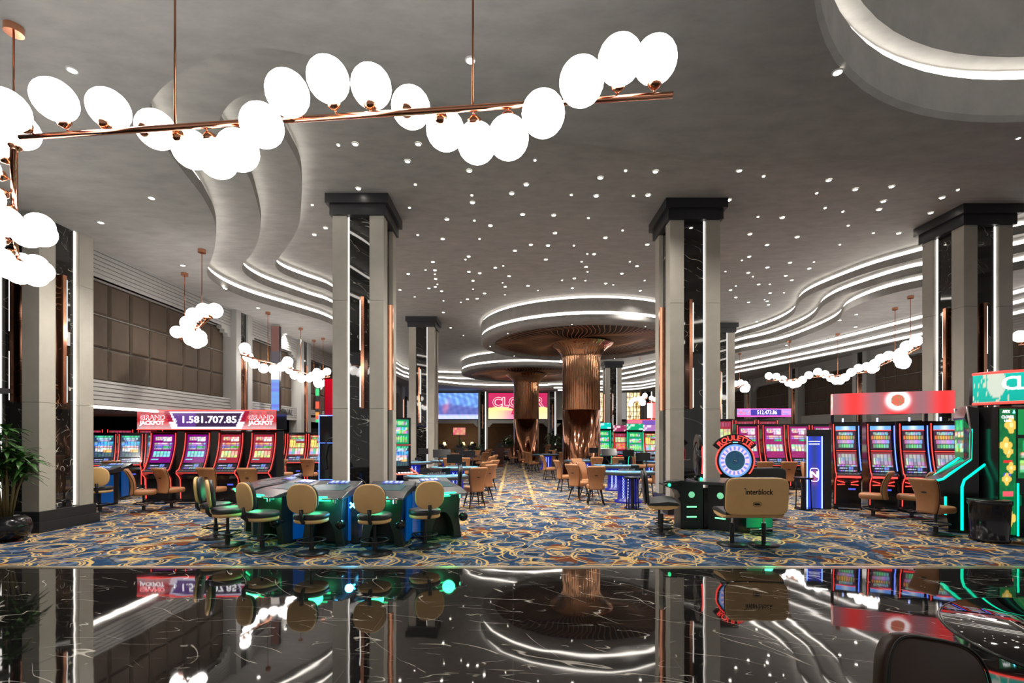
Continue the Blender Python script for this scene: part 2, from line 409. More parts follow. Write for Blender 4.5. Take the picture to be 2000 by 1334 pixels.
mb.build('light_strip', LED, rec)

# straight light channels on the ceiling along the right wall
TRI = [[(1992, 567), (1817, 613), (1620, 664), (1438, 707), (1350, 727), (1281, 741), (1237, 749)], [(1992, 587), (1817, 632), (1620, 680), (1438, 717), (1350, 735), (1281, 747), (1237, 756)], [(1992, 608), (1817, 648), (1620, 690), (1438, 726), (1350, 742), (1281, 753), (1237, 761)]]
for k, ln in enumerate(TRI):
    pts = w2(ln, ZL - .07); a, b = pts[0], pts[1]; pts = [(a[0] + (a[0] - b[0]) * 2, a[1] + (a[1] - b[1]) * 2)] + pts
    pts.append((pts[-1][0] - 6, pts[-1][1] + .3)); pts = smooth(pts, 2)
    n = len(pts); lb = MB(); fs = [(i, i + 1, n + i + 1, n + i) for i in range(n - 1)]
    lb.add([(p[0], p[1], ZL - .13) for p in pts] + [(p[0], p[1], ZL - .04) for p in pts], fs)
    mb = MB(); mb.add([(p[0] + .03, p[1] + .03, ZL - .17) for p in pts] + [(p[0] + .03, p[1] + .03, ZL) for p in pts], fs)
    mb.add([(p[0], p[1], ZL - .15) for p in pts] + [(p[0] + .2, p[1] + .1, ZL - .15) for p in pts], fs)
    mb.add([(p[0] + .2, p[1] + .1, ZL - .15) for p in pts] + [(p[0] + .2, p[1] + .1, ZL) for p in pts], fs)
    t = struct(mb.build('trim_%d' % (k + 2), PLASTER)); lb.build('light_strip', LEDC, t)

# walls: slatted cornice, padded panels, slatted band, pilasters, dark alcoves below
Z_P0, Z_P1, Z_OP = 2.85, 4.98, 2.36
def side_wall(name, xw, sgn, bays, y_end):      # sgn -1: room lies to the right of it
    mb = MB(); back = xw + sgn * .25
    def x2(a, b): return (min(a, b), max(a, b))
    def slats(y0, y1, z0, z1, x, step=.088):
        z = z0
        while z < z1 - .01:
            zz = min(z + step - .018, z1); mb.box(*x2(x, x + sgn * .12), y0, y1, z, zz); z += step
        mb.box(*x2(x + sgn * .03, x + sgn * .2), y0, y1, z0, z1)
    for (y0, y1) in bays:
        slats(y0, y1, Z_P1, ZL, xw); slats(y0, y1, Z_OP, Z_P0, xw)
        for k in range(3):                       # stepped corner of the panel opening
            mb.box(*x2(xw, xw + sgn * .15), y0, y0 + .45 - .15 * k, Z_P1 - .09 * (k + 1), Z_P1 - .09 * k); mb.box(*x2(xw, xw + sgn * .15), y1 - .45 + .15 * k, y1, Z_P1 - .09 * (k + 1), Z_P1 - .09 * k)
        mb.box(*x2(xw, xw + sgn * .45), y0 - .02, y1 + .02, Z_OP - .02, Z_OP)
        mb.box(*x2(back, back + sgn * .1), y0, y1, Z_P0 - .1, Z_P1 + .1)
    w_ = struct(mb.build(name, WALLP))
    mb = MB()
    for (y0, y1) in bays:
        ny = max(1, round((y1 - y0) / .6)); dy = (y1 - y0) / ny; dz = .71
        for i in range(ny):
            z = Z_P0
            while z < Z_P1 - .02:
                z1 = min(z + dz, Z_P1); a, b = y0 + i * dy + .008, y0 + (i + 1) * dy - .008
                xo = back - sgn * .02; xi = back - sgn * .055; m_ = .05
                mb.add([(xo, a, z + .008), (xo, b, z + .008), (xo, b, z1 - .008), (xo, a, z1 - .008), (xi, a + m_, z + m_), (xi, b - m_, z + m_), (xi, b - m_, z1 - m_), (xi, a + m_, z1 - m_)],
                       [(0, 1, 5, 4), (1, 2, 6, 5), (2, 3, 7, 6), (3, 0, 4, 7), (4, 5, 6, 7)]); z = z1
    mb.build('padded_panel', PANEL, w_)
    return w_
PIL = [15.1, 19.6, 24.0, 28.4, 32.8, 37.0]
bl = []; y = 9.3
for p in PIL: bl.append((y, p - .45)); y = p + .45
bl.append((y, YB))
wl = side_wall('wall_left', XL, -1, bl, YB)
br = []; y = 8.0
PIR = [12.0, 17.0, 22.0, 27.2, 32.5, 37.5]
for p in PIR: br.append((y, p - .45)); y = p + .45
br.append((y, YB))
wr = side_wall('wall_right', XR, 1, br, YB)
def pilaster(x, y, sgn, label):
    mb = MB(); q = lambda a, b: (min(a, b), max(a, b))
    x1 = x - sgn * .18; xb = x + sgn * .3
    mb.box(*q(x1, xb), y - .45, y - .2, 0, ZL); mb.box(*q(x1, xb), y + .2, y + .45, 0, ZL); mb.box(*q(x1 + sgn * .1, xb), y - .2, y + .2, 0, ZL)
    c = struct(mb.build('column', WALLP), label)
    MB().box(*q(x1 + sgn * .06, x1 + sgn * .1), y - .2, y + .2, .3, ZL).build('marble_panel', MARBLE, c)
    MB().box(*q(x1 + sgn * .02, x1 + sgn * .06), y - .2, y - .175, .3, ZL - .05).build('light_strip', LEDC, c)
    MB().box(*q(x1 - sgn * .02, x1 + sgn * .05), y + .03, y + .09, 1.9, 4.6).build('copper_bar', COPPER, c)
for p in PIL: pilaster(XL, p, -1, 'grey pilaster on the left wall')
for p in PIR: pilaster(XR, p, 1, 'grey pilaster on the right wall')
# alcoves under the side walls
for (nm, x0, x1, xo) in (('wall_alcove_left', -16.6, XL - .1, -16.6), ('wall_alcove_right', XR + .1, 18.4, 18.3)):
    mb = MB(); mb.box(xo, xo + .1, 8, YB + 6, 0, 2.5)
    if x0 < 0: mb.box(-16.6, -9.2, 19.9, 20.0, 0, 2.5); mb.box(-16.6, -9.3, 8.0, 8.1, 0, 2.5)
    struct(mb.build(nm, DARKWALL))
    struct(MB().box(x0, x1, 8, YB, 2.42, 2.5).build('ceiling', DARKCEIL), 'dark low ceiling of the side alcove')
struct(MB().box(-9.45, -9.35, -1.5, 8.3, 0, ZL).build('wall_front_left', MARBLE))
t = MB().box(-9.05, -8.92, 9.8, 14.2, 2.29, 2.335).build('trim_6', LED); struct(t)
# far wall with openings and screens
mb = MB()
def bx(a, b, z0, z1, y0=YB, y1=YB + .3): mb.box(a, b, y0, y1, z0, z1)
edges = [(-8.6, -6.6), (-2.9, -2.1), (2.9, 3.6), (7.0 - .2, 7.0), (10.6, 16.2)]
bx(-8.6, 16.2, 5.42, ZL + 1.3); bx(-8.6, 6.9, 2.85, 3.15); 
for a, b in edges: bx(a, b, 0, 5.45)
bx(6.9, 10.7, 0, 3.0); bx(3.5, 6.9, 2.85, 5.45)
for (a, b) in ((-6.6, -2.9), (-2.1, 2.9), (3.6, 6.8)):           # stepped corners of the openings
    for k in range(3):
        mb.box(a, a + .35 - .1 * k, YB, YB + .2, 2.85 - .1 * (k + 1), 2.85 - .1 * k); mb.box(b - .35 + .1 * k, b, YB, YB + .2, 2.85 - .1 * (k + 1), 2.85 - .1 * k)
wb = struct(mb.build('wall_back', WALLP))
struct(MB().box(-8.6, 16.2, 46.5, 46.6, 0, 3.4).build('wall_beyond', mottled('brown far wall', (.10, .062, .04), .6, .2, 1.5)))
struct(MB().box(-8.6, 16.2, YB + .3, 46.6, 3.1, 3.2).build('ceiling', DARKCEIL), 'low ceiling of the room beyond the far wall')
for xx in (-2.5, 3.25, -7.4, 11.2):
    c = struct(MB().box(xx - .38, xx + .38, YB - .25, YB, 0, 5.5).build('column', WALLP), 'grey pilaster on the far wall')
    MB().box(xx - .2, xx + .2, YB - .28, YB - .25, .2, 5.45).build('marble_panel', MARBLE, c)
    MB().box(xx + .2, xx + .235, YB - .3, YB - .25, .2, 5.45).build('light_strip', LEDC, c)
    MB().box(xx - .04, xx + .04, YB - .34, YB - .28, 2.4, 4.4).build('copper_bar', COPPER, c)

# ------------------------------------------------------------------ free-standing square columns
def column(x, y, zt=Z1, cap=True, led=None, w=1.08, label='', scale=1.0):
    h = w / 2; pw = .30; rc = .09
    mb = MB(); zs = [.36, 2.27, 4.55, zt - (.42 if cap else 0)]
    for sx in (-1, 1):
        for sy in (-1, 1):
            for a, b in zip(zs, zs[1:]):
                xa, xb = sorted((x + sx * h, x + sx * (h - pw))); ya, yb = sorted((y + sy * h, y + sy * (h - pw)))
                mb.box(xa, xb, ya, yb, a + .003, b - .003)
    c = struct(mb.build('column', STONE), label)
    zc = zs[-1]
    MB().box(x - h + rc, x + h - rc, y - h + rc, y + h - rc, .3, zc + .02).build('marble_panel', MARBLE, c)
    mb = MB(); mb.box(x - h - .03, x + h + .03, y - h - .03, y + h + .03, .17, .36); mb.box(x - h - .07, x + h + .07, y - h - .07, y + h + .07, 0, .18)
    mb.build('plinth', CAPM, c)
    if cap:
        mb = MB(); mb.box(x - h - .05, x + h + .05, y - h - .05, y + h + .05, zt - .42, zt - .2); mb.box(x - h - .12, x + h + .12, y - h - .12, y + h + .12, zt - .2, zt)
        mb.build('capital', CAPM, c)
    i = h - pw
    for face in 'flr':
        s = (led or {}).get(face)
        if s is None: continue
        mb = MB(); bar = MB(); tb = MB(); mm = .035
        if face == 'f':
            e = x + s * (i - .02); mb.box(e - .009, e + .009, y - h + rc - .015, y - h + rc, .38, zc)
            bar.box(x - s * .10 - .035, x - s * .10 + .035, y - h - .04, y - h + rc, 2.27, 4.62); tb.box(x - s * .10 + s * .04, x - s * .10 + s * .058, y - h - .03, y - h + .03, 2.3, 3.15); tb.box(x - s * .10 + s * .04, x - s * .10 + s * .058, y - h - .03, y - h + .03, 3.5, 4.55)
        else:
            q = -1 if face == 'l' else 1
            e = y + s * (i - .02); a, b = sorted((x + q * (h - rc + .015), x + q * (h - rc))); mb.box(a, b, e - .010, e + .010, .38, zc)
            a, b = sorted((x + q * (h + .04), x + q * (h - rc))); bar.box(a, b, y - s * .1 - .035, y - s * .1 + .035, 2.27, 4.62)
            a, b = sorted((x + q * (h + .03), x + q * (h - .03))); tb.box(a, b, y - s * .1 + .04, y - s * .1 + .058, 2.3, 3.15); tb.box(a, b, y - s * .1 + .04, y - s * .1 + .058, 3.5, 4.55)
        mb.build('light_strip', LEDC, c)
        bar.build('copper_bar', COPPER, c); tb.build('light_tube', LEDC, c)
    return c
column(-3.27, 10.70, led={'f': -1, 'r': -1}, label='square column left of the aisle, nearest the marble floor')
column(3.92, 10.90, led={'f': 1, 'l': -1}, label='square column right of the aisle behind the roulette machine')
column(10.48, 11.15, led={'f': 1, 'l': 1}, label='square column behind the red lit slot bank')
column(-8.77, 8.90, zt=ZL, cap=False, led={'f': -1, 'r': 1}, label='square column beside the potted palm')
column(-3.87, 20.9, led={'f': 1}, label='second square column left of the aisle')
column(9.35, 22.0, led={'f': 1, 'l': 1}, label='second square column right of the aisle')
column(6.75, 32.8, led={'f': 1, 'l': -1}, label='far square column beyond the copper mushroom')

# ------------------------------------------------------------------ copper mushroom columns with ringed canopies
def mushroom(cx, cyy, R, label):
    mb = MB(); c = (cx, cyy)
    prof = [(.80, 2.87), (.83, 2.92), (.83, 5.2), (.88, 5.35), (.98, 5.5), (1.12, 5.64), (1.30, 5.76), (1.42, 5.82)]
    mb.lathe(prof, c, 192, True, lambda a, z: 1 + .010 * math.cos(a * 48))
    lo = MB().lathe([(.87, 0), (.84, .1), (.84, 2.86), (.80, 2.88)], c, 64, True, lambda a, z: 1 + .004 * math.cos(a * 32))
    root = struct(mb.build('column', COPPERW), label)
    lo.build('lower_cladding', mat('polished dark copper', (.36, .155, .09), .10, 1.0), root)
    mb = MB()
    mb.lathe([(R - .62, 5.98), (R - .62, 5.80), (R - .12, 5.80), (R, 5.84), (R, 6.05), (R - .1, 6.05), (R - .1, 6.17), (R - .02, 6.20), (R - .02, 6.63), (R - .14, 6.63), (R - .14, 6.76)], c, 96)
    mb.lathe([(0, 6.0), (R - .62, 5.98)], c, 96)
    mb.build('canopy', PLASTER, root)
    mb = MB(); mb.lathe([(R - .055, 6.06), (R - .055, 6.16)], c, 96); mb.lathe([(R - .085, 6.64), (R - .085, 6.72)], c, 96)
    mb.build('light_strip', LED, root)
    MB().lathe([(.8, 5.97), (R - .63, 5.965)], c, 96).build('backing', mat('dark brown backing', (.035, .014, .008), .5), root)
    mb = MB(); N = 100
    for k in range(N):
        a0 = 2 * PI * k / N; L = []
        for i in range(22):
            t = i / 21; r = 1.35 + (R - .66 - 1.35) * t
            a = a0 + .10 * math.sin(r * 2.3 + 2 * math.sin(a0 * 3)) * t * (1 - t) * 3
            zz = 5.83 + .055 * math.sin(r * 2.6 + 2.2 * math.sin(a0 * 2 + .5))
            L.append((cx + r * math.cos(a), cyy + r * math.sin(a), zz, a))
        vs = []; fs = []
        for (x, y, z, a) in L:
            tx, ty = -math.sin(a) * .013, math.cos(a) * .013
            vs += [(x - tx, y - ty, z), (x + tx, y + ty, z), (x + tx, y + ty, z + .012), (x - tx, y - ty, z + .012)]
        for i in range(21):
            o = i * 4; fs += [(o, o + 4, o + 5, o + 1), (o + 1, o + 5, o + 6, o + 2), (o + 3, o, o + 4, o + 7)] if False else [(o, o + 1, o + 5, o + 4), (o + 1, o + 2, o + 6, o + 5), (o + 3, o, o + 4, o + 7)]
        mb.add(vs, fs)
    mb.build('copper_fins', FIN, root)
    return root
FIN = mat('copper fins', (.75, .42, .25), .4, .85)
def make_copperw():
    m = mat('fluted copper', (.72, .38, .21), .13, 1.0); q = NT(m)
    pos = q.n('ShaderNodeNewGeometry').outputs['Position']
    mp = q.n('ShaderNodeMapping', {0: pos, 'Scale': (3, 3, .9)})
    nz = q.n('ShaderNodeTexNoise', {'Vector': mp.outputs[0], 'Scale': 1.6, 'Detail': 1.0}).outputs[0]
    bp = q.n('ShaderNodeBump', {'Strength': .6, 'Distance': .05, 'Height': nz}); q.link(bp.outputs[0], q.b.inputs['Normal'])
    return m
COPPERW = make_copperw()
mushroom(3.06, 21.6, 4.5, 'fluted copper column with ringed canopy beside the aisle')
mushroom(.88, 32.0, 4.3, 'fluted copper column with ringed canopy farther back')

# ------------------------------------------------------------------ ceiling downlights
d1 = zr([(190,270),(120,382),(171,534),(522,444),(950,375),(893,534),(799,592),(539,604),(543,651),(133,685),(870,729),(1072,733),(1298,752),(376,760),(555,769),(660,802),(1080,850),(186,862),(349,888),(589,888),(923,926),(1035,931),(1204,931),(819,965),(1291,985),(1335,987),(518,1003),(498,1022),(1021,1022),(1254,1037),(286,1039),(1283,1070),(743,1064),(691,1076),(1292,1102),(520,1102),(590,1112),(237,1090),(299,1092),(298,1118),(125,1116),(782,1130),(1127,1157),(1207,1145),(1278,1160),(303,1149),(546,1161),(739,1174),(756,1200),(315,1184),(905,1193),(1193,1209),(969,1224),(259,1211),(547,1215),(342,1228),(622,1243),(755,1252),(71,1221),(167,1265),(510,1281),(573,1277),(354,1291),(1376,490),(1540,444),(1735,449),(1665,304),(1187,601),(1349,608),(1591,608),(1687,603),(1409,881),(1521,833),(1682,925),(1568,1036),(1615,1065),(1516,1114),(1664,1159),(1411,1178),(1460,1187),(1636,1225)], 760, 200, 3.335)
d2 = zr([(667,341),(1263,330),(1790,245),(1963,229),(995,408),(1477,412),(1822,434),(147,443),(305,480),(729,505),(902,565),(650,590),(1138,547),(1569,569),(1467,619),(1085,643),(705,686),(1057,696),(821,710),(1393,718),(79,634),(268,744),(426,749),(856,801),(216,856),(523,875),(1019,849),(1184,851),(800,925),(327,927),(211,1003),(163,1027),(477,1042),(632,1038),(602,1080),(330,1073),(56,1100),(205,1108),(235,1133),(449,1127),(488,1156),(123,1194),(273,1184),(345,1183),(347,1240),(90,1221),(437,1238),(124,1269),(311,1283),(328,1293),(336,1316)], 1400, 200, 3.333)
d3 = [(661,283),(694,281),(610,400),(636,445),(614,458),(1045,312),(700,368),(815,620),(866,610),(880,640),(905,655),(1478,628),(900,590),(850,560),(1462,590)]
low = [(141,136),(919,117),(1636,140),(296,386),(197,434),(357,518),(440,563),(504,601),(1672,614),(1671,638),(1640,625),(1536,674),(1850,600),(558,652),(626,692)]
def dot_proto(r, label, group):
    o = MB().lathe([(0, -.012), (r, -.012), (r * 1.02, 0)], (0, 0), 14).build('downlight', DOT)
    t = MB().lathe([(r, -.013), (r * 1.35, -.010), (r * 1.4, 0)], (0, 0), 16).build('rim', mat('white lamp rim', (.7, .7, .68), .5), o)
    return tag(o, label, 'downlight', group)
big = small = None
def inside(pt, loop):
    n = len(loop); c = False
    for i in range(n):
        a, b = loop[i], loop[i - 1]
        if (a[1] > pt[1]) != (b[1] > pt[1]) and pt[0] < (b[0] - a[0]) * (pt[1] - a[1]) / (b[1] - a[1]) + a[0]: c = not c
    return c
dl = []
for i, (a, b) in enumerate(d1 + d2 + d3):
    for z, S in ((Z1, S1), (Z2, S2), (Z3, S3), (ZL, None)):
        p = P(a, b, z)
        if S is None or inside(p, S): break
    if math.hypot(p.x - 3.06, p.y - 21.6) < 4.6 or math.hypot(p.x - .88, p.y - 32) < 4.4: continue
    dl.append((p, i % 5 in (0, 1, 3)))
for a, b in low: dl.append((P(a, b, ZL), True))
for k in range(9):                                   # spots around the first canopy's rim
    a = 2 * PI * k / 9 + .3; dl.append((Vector((3.06 + 4.1 * math.cos(a), 21.6 + 4.1 * math.sin(a), 5.80)), False))
protos = {}
for i, (p, isbig) in enumerate(dl):
    if isbig not in protos:
        o = protos[isbig] = dot_proto(.042 if isbig else .022, 'larger round white downlight set flush in the plaster ceiling' if isbig else 'tiny bright star-like spot set in the plaster ceiling', 'larger ceiling downlights' if isbig else 'small ceiling star spots')
        o.location = p
    else:
        s = protos[isbig]; o = s.copy(); COL.objects.link(o); c = s.children[0].copy(); COL.objects.link(c); c.parent = o; o.location = p
lamp = bpy.data.lights.new('downlight_beam', 'SPOT'); lamp.energy = SPOT_W; lamp.spot_size = 2.2; lamp.spot_blend = 1; lamp.shadow_soft_size = .06; lamp.color = (1, .93, .83)
def beam(x, y, z):
    o = bpy.data.objects.new('downlight_beam', lamp); COL.objects.link(o); o.location = (x, y, z - .03)
COLS = [(-3.27, 10.7), (3.92, 10.9), (10.48, 11.15), (-3.87, 20.9), (9.35, 22), (6.75, 32.8)]
for p, isbig in dl[::5]:
    if min(math.hypot(p.x - a, p.y - b) for a, b in COLS) > 1.7: beam(p.x, p.y, p.z)
for x, y in ((-6.8, 8.5), (-7.0, 12), (-7.2, 17), (-7.2, 22), (-7, 28), (13, 12), (14, 17), (14, 24), (12, 30), (-2, 37), (6, 38)): beam(x, y, ZL)
for x, y in ((-11, 12), (-12, 15)): beam(x, y, 2.4)

# ------------------------------------------------------------------ globe chandeliers
def chandelier(a, b, n, ph, label, zr_=4.0, rods=(.3, .8), D=.29, zc=ZL, group='globe chandeliers', step=43, canopy=True):
    a = Vector((a[0], a[1], zr_)); b = Vector((b[0], b[1], zr_)); L = (b - a).length; t = (b - a).normalized(); nrm = Vector((t.y, -t.x, 0))   # nrm points to the right of the run
    root = thing('globe_chandelier', label, 'chandelier', tuple((a + b) / 2), 0, group); o = (a + b) / 2
    MB().tube([a - o, b - o], .022, 12).build('bar', COPPER, root)
    for f in rods:
        p = a.lerp(b, f) - o; top = Vector((p.x, p.y, zc - zr_ - .06))
        MB().tube([p, top], .008, 8).build('suspension_rod', COPPERD, root)
        MB().cyl((p.x, p.y), .075, zc - zr_ - .07, zc - zr_, 20).build('canopy_plate', COPPER, root)
    for i in range(n):
        c = a.lerp(b, (i + .5) / n) - o; an = math.radians(ph + step * i)
        dv = Vector((0, 0, 1)) * math.cos(an) - nrm * math.sin(an)
        g = MB().ball((0, 0, 0), D / 2, 24).build('globe', GLOBE, root, loc=tuple(c + dv * (D / 2 + .075)))
        mb = MB(); mb.tube([-dv * (D / 2 + .055), -dv * (D / 2 + .03)], .007, 6); mb.tube([-dv * (D / 2 + .035), -dv * (D / 2 + .012), -dv * (D / 2 - .012)], [.02, .047, .05], 14)
        mb.build('holder', COPPER, g)
    return root
# the long run over the marble floor: two straight lengths, then it turns back along the left wall
chandelier((X(40, 3.77), 3.77), (X(574, 3.55), 3.55), 8, 288, 'copper bar of glowing globes over the marble, left of the bar in mid-ceiling', rods=(.58,))
chandelier((X(562, 3.56), 3.56), (X(1314, 3.30), 3.30), 11, 279, 'copper bar of glowing globes hanging over the black marble in the middle of the ceiling', rods=(.50,))
chandelier((-4.05, 3.90), (-5.70, 5.50), 8, -8, 'chandelier length running away above the palm, upper one of two', rods=(.42,), group='globe chandeliers')
chandelier((-5.85, 5.65), (-7.55, 7.4), 8, 98, 'chandelier length running away above the palm, lower one of two', rods=(.08, .3))
chandelier((-5.95, 9.45), (-8.1, 11.75), 12, 330, 'cluster of globes hanging in front of the brown padded wall', rods=(.24, .86), step=38)
chandelier((X(470, 13.6), 13.6), (X(560, 16.1), 16.1), 9, 350, 'level run of globes beyond the brown padded wall panel, nearest length', rods=(.55,))
chandelier((X(560, 16.1), 16.1), (X(612, 18.2), 18.2), 8, 0, 'level run of globes along the left wall, middle length', rods=(.5,))
chandelier((X(600, 19.5), 19.5), (X(645, 18.6), 18.6), 8, 40, 'far zigzag of globes half hidden by the near left column', rods=(.3, .7))
chandelier((X(588, 21.5), 21.5), (X(632, 22.5), 22.5), 7, 90, 'lowest far run of globes before the near left column', rods=(.5,))
chandelier((X(1497, 20.1), 20.1), (X(1590, 18.7), 18.7), 8, 350, 'far level run of globes right of the second right column', rods=(.5,))
chandelier((X(1590, 18.7), 18.7), (X(1712, 17.1), 17.1), 10, 20, 'level run of globes before the far right padded wall', rods=(.4,))
chandelier((X(1716, 16.0), 16.0), (X(1798, 12.6), 12.6), 13, 250, 'dense cluster of globes hanging above the red lit sign', rods=(.45, .8), step=38)
chandelier((X(1434, 23.5), 23.5), (X(1456, 21.0), 21.0), 8, 250, 'small cluster of globes beside the second right column', rods=(.5,))
chandelier((X(1236, 33), 33), (X(1266, 28.5), 28.5), 11, 250, 'far cluster of globes before the amber window', rods=(.5,), zc=Z1)
chandelier((X(1268, 31), 31), (X(1300, 30), 30), 6, 20, 'far globes at the edge of the near right column', rods=(.5,), zc=Z1)
chandelier((X(1990, 12.2), 12.2), (X(2060, 11.6), 11.6), 7, 340, 'globes peeping out right of the column behind the red slot bank', rods=(.5,))
# ------------------------------------------------------------------ slot machines
def hn(i, j, k=0):
    h = (i * 374761393 + j * 668265263 + k * 982451653) & 0xffffffff; h = ((h ^ (h >> 13)) * 1274126177) & 0xffffffff; return ((h ^ (h >> 16)) & 0xffff) / 65535
def art(bg, rows, seed=1, ns=.25):
    """screen content: rows of (v0, v1, u0, u1, colour, grain, cells across, cells up)"""
    def f(u, v):
        g = 1 + ns * (hn(int(u * 9), int(v * 20), seed) - .5); c = tuple(x * g for x in bg)
        for (v0, v1, u0, u1, col, gr, nu, nv) in rows:
            if v0 <= v <= v1 and u0 <= u <= u1:
                if nu:
                    iu, iv = int((u - u0) / (u1 - u0) * nu * .999), int((v - v0) / (v1 - v0) * nv * .999)
                    a, b, d = hn(iu, iv, seed), hn(iu, iv, seed + 5), hn(iu, iv, seed + 9)
                    fx = (u - u0) / (u1 - u0) * nu % 1
                    e = .35 if (fx < .1 or fx > .9) else 1
                    c = tuple(max(0, x * (1 + gr * (r - .5) * 2)) * e for x, r in zip(col, (a, b, d)))
                else: c = col
        return c
    return f
W1 = (.85, .85, .85)
ART = {
 'purple': art((.18, 0, .16), [(.80, .92, .12, .9, (.75, .55, .62), .6, 9, 3), (.76, .84, .5, .9, (.7, .8, .9), .2, 3, 1), (.66, .71, .08, .92, (.55, .45, .5), .6, 7, 1), (.59, .64, .08, .92, (.28, .25, .7), .5, 6, 1), (.53, .58, .08, .5, (.12, .2, .6), .4, 3, 1), (.53, .58, .5, .92, (.05, .5, .2), .4, 3, 1), (.47, .51, .1, .9, (.4, .5, .5), .5, 12, 1), (.20, .40, .1, .9, (.22, .62, .65), .35, 5, 3), (.10, .14, .05, .4, (.2, .6, .7), .3, 4, 1)], 3),
 'red': art((.30, .01, .03), [(.80, .92, .12, .9, (.8, .5, .45), .6, 9, 3), (.76, .84, .5, .9, (.8, .75, .8), .2, 3, 1), (.66, .71, .08, .92, (.75, .35, .3), .6, 7, 1), (.59, .64, .08, .92, (.3, .25, .7), .5, 6, 1), (.53, .58, .08, .5, (.12, .2, .6), .4, 3, 1), (.53, .58, .5, .92, (.05, .5, .15), .4, 3, 1), (.47, .51, .1, .9, (.6, .5, .4), .5, 12, 1), (.18, .42, .1, .9, (.62, .62, .35), .45, 5, 3), (.10, .14, .05, .4, (.2, .6, .7), .3, 4, 1)], 4),
 'cyan': art((.02, .04, .08), [(.90, .97, .05, .95, (.05, .5, .25), .4, 8, 1), (.80, .88, .15, .85, (.3, .55, .7), .4, 7, 1), (.73, .78, .2, .8, (.45, .42, .75), .4, 6, 1), (.50, .70, .04, .96, (.12, .35, .75), .7, 6, 3), (.44, .50, .1, .9, (.65, .4, .5), .4, 8, 1), (.26, .42, .1, .9, (.75, .7, .62), .5, 7, 3), (.22, .34, .5, .9, (.85, .42, .12), .3, 3, 2), (.05, .20, .1, .9, (.05, .1, .12), .5, 5, 2)], 5),
 'gold': art((.25, .02, .02), [(.90, .96, .05, .95, (.7, .4, .2), .5, 8, 1), (.82, .87, .15, .95, (.1, .55, .15), .4, 7, 1), (.70, .80, .4, .95, (.3, .4, .65), .4, 6, 2), (.38, .60, .04, .96, (.65, .55, .2), .5, 9, 4), (.48, .78, .06, .42, (.85, .62, .15), .25, 3, 4), (.06, .34, .06, .94, (.65, .6, .6), .6, 5, 2), (.06, .34, .22, .40, (.1, .6, .3), .3, 1, 2)], 6),
 'novo_top': art((.05, .02, .04), [(.80, .96, .15, .85, (.4, .55, .65), .6, 9, 2), (.55, .74, .05, .95, (.6, .3, .12), .6, 8, 1), (.34, .50, .1, .9, (.4, .25, .6), .5, 7, 1), (.08, .28, .14, .86, (.15, .45, .35), .6, 6, 1)], 7),
 'novo_low': art((.22, .04, .05), [(.18, .88, .06, .94, (.32, .38, .33), .45, 5, 3), (.2, .6, .08, .3, (.5, .6, .45), .5, 2, 2), (.02, .12, .02, .98, (.3, .35, .4), .8, 12, 1)], 8),
 'green': art((.0, .28, .10), [(.78, .92, .15, .85, (.3, .7, .4), .6, 7, 2), (.45, .66, .08, .92, (.4, .55, .6), .9, 6, 3), (.08, .34, .1, .9, (.3, .6, .35), .7, 5, 3)], 9),
 'bell': art((.3, .02, .04), [(.84, .97, .1, .9, (.3, .06, .1), .4, 5, 1), (.5, .78, .06, .94, (.5, .6, .3), .35, 6, 3), (.1, .42, .06, .94, (.7, .2, .12), .8, 7, 4)], 10),
 'clover': art((.0, .13, .03), [(.70, .95, .1, .9, (.0, .4, .12), .5, 4, 3), (.52, .66, .05, .95, (.7, .45, .5), .9, 3, 3), (.16, .44, .05, .95, (.3, .5, .4), .9, 5, 4)], 12),
}
BTN = art((.01, .012, .02), [(.55, .8, .12, .5, (.6, .75, .9), .3, 4, 1), (.5, .85, .58, .78, (.2, .35, .8), .4, 2, 2), (.1, .3, .08, .92, (.35, .45, .6), 1.0, 11, 1)], 11, .1)
def curve_pts(h, n=14, z0=.86, lean=.26, top=-.02):
    return [(top - lean * (1 - t) ** 2.2, z0 + (h - .05 - z0) * t) for t in [i / n for i in range(n + 1)]]
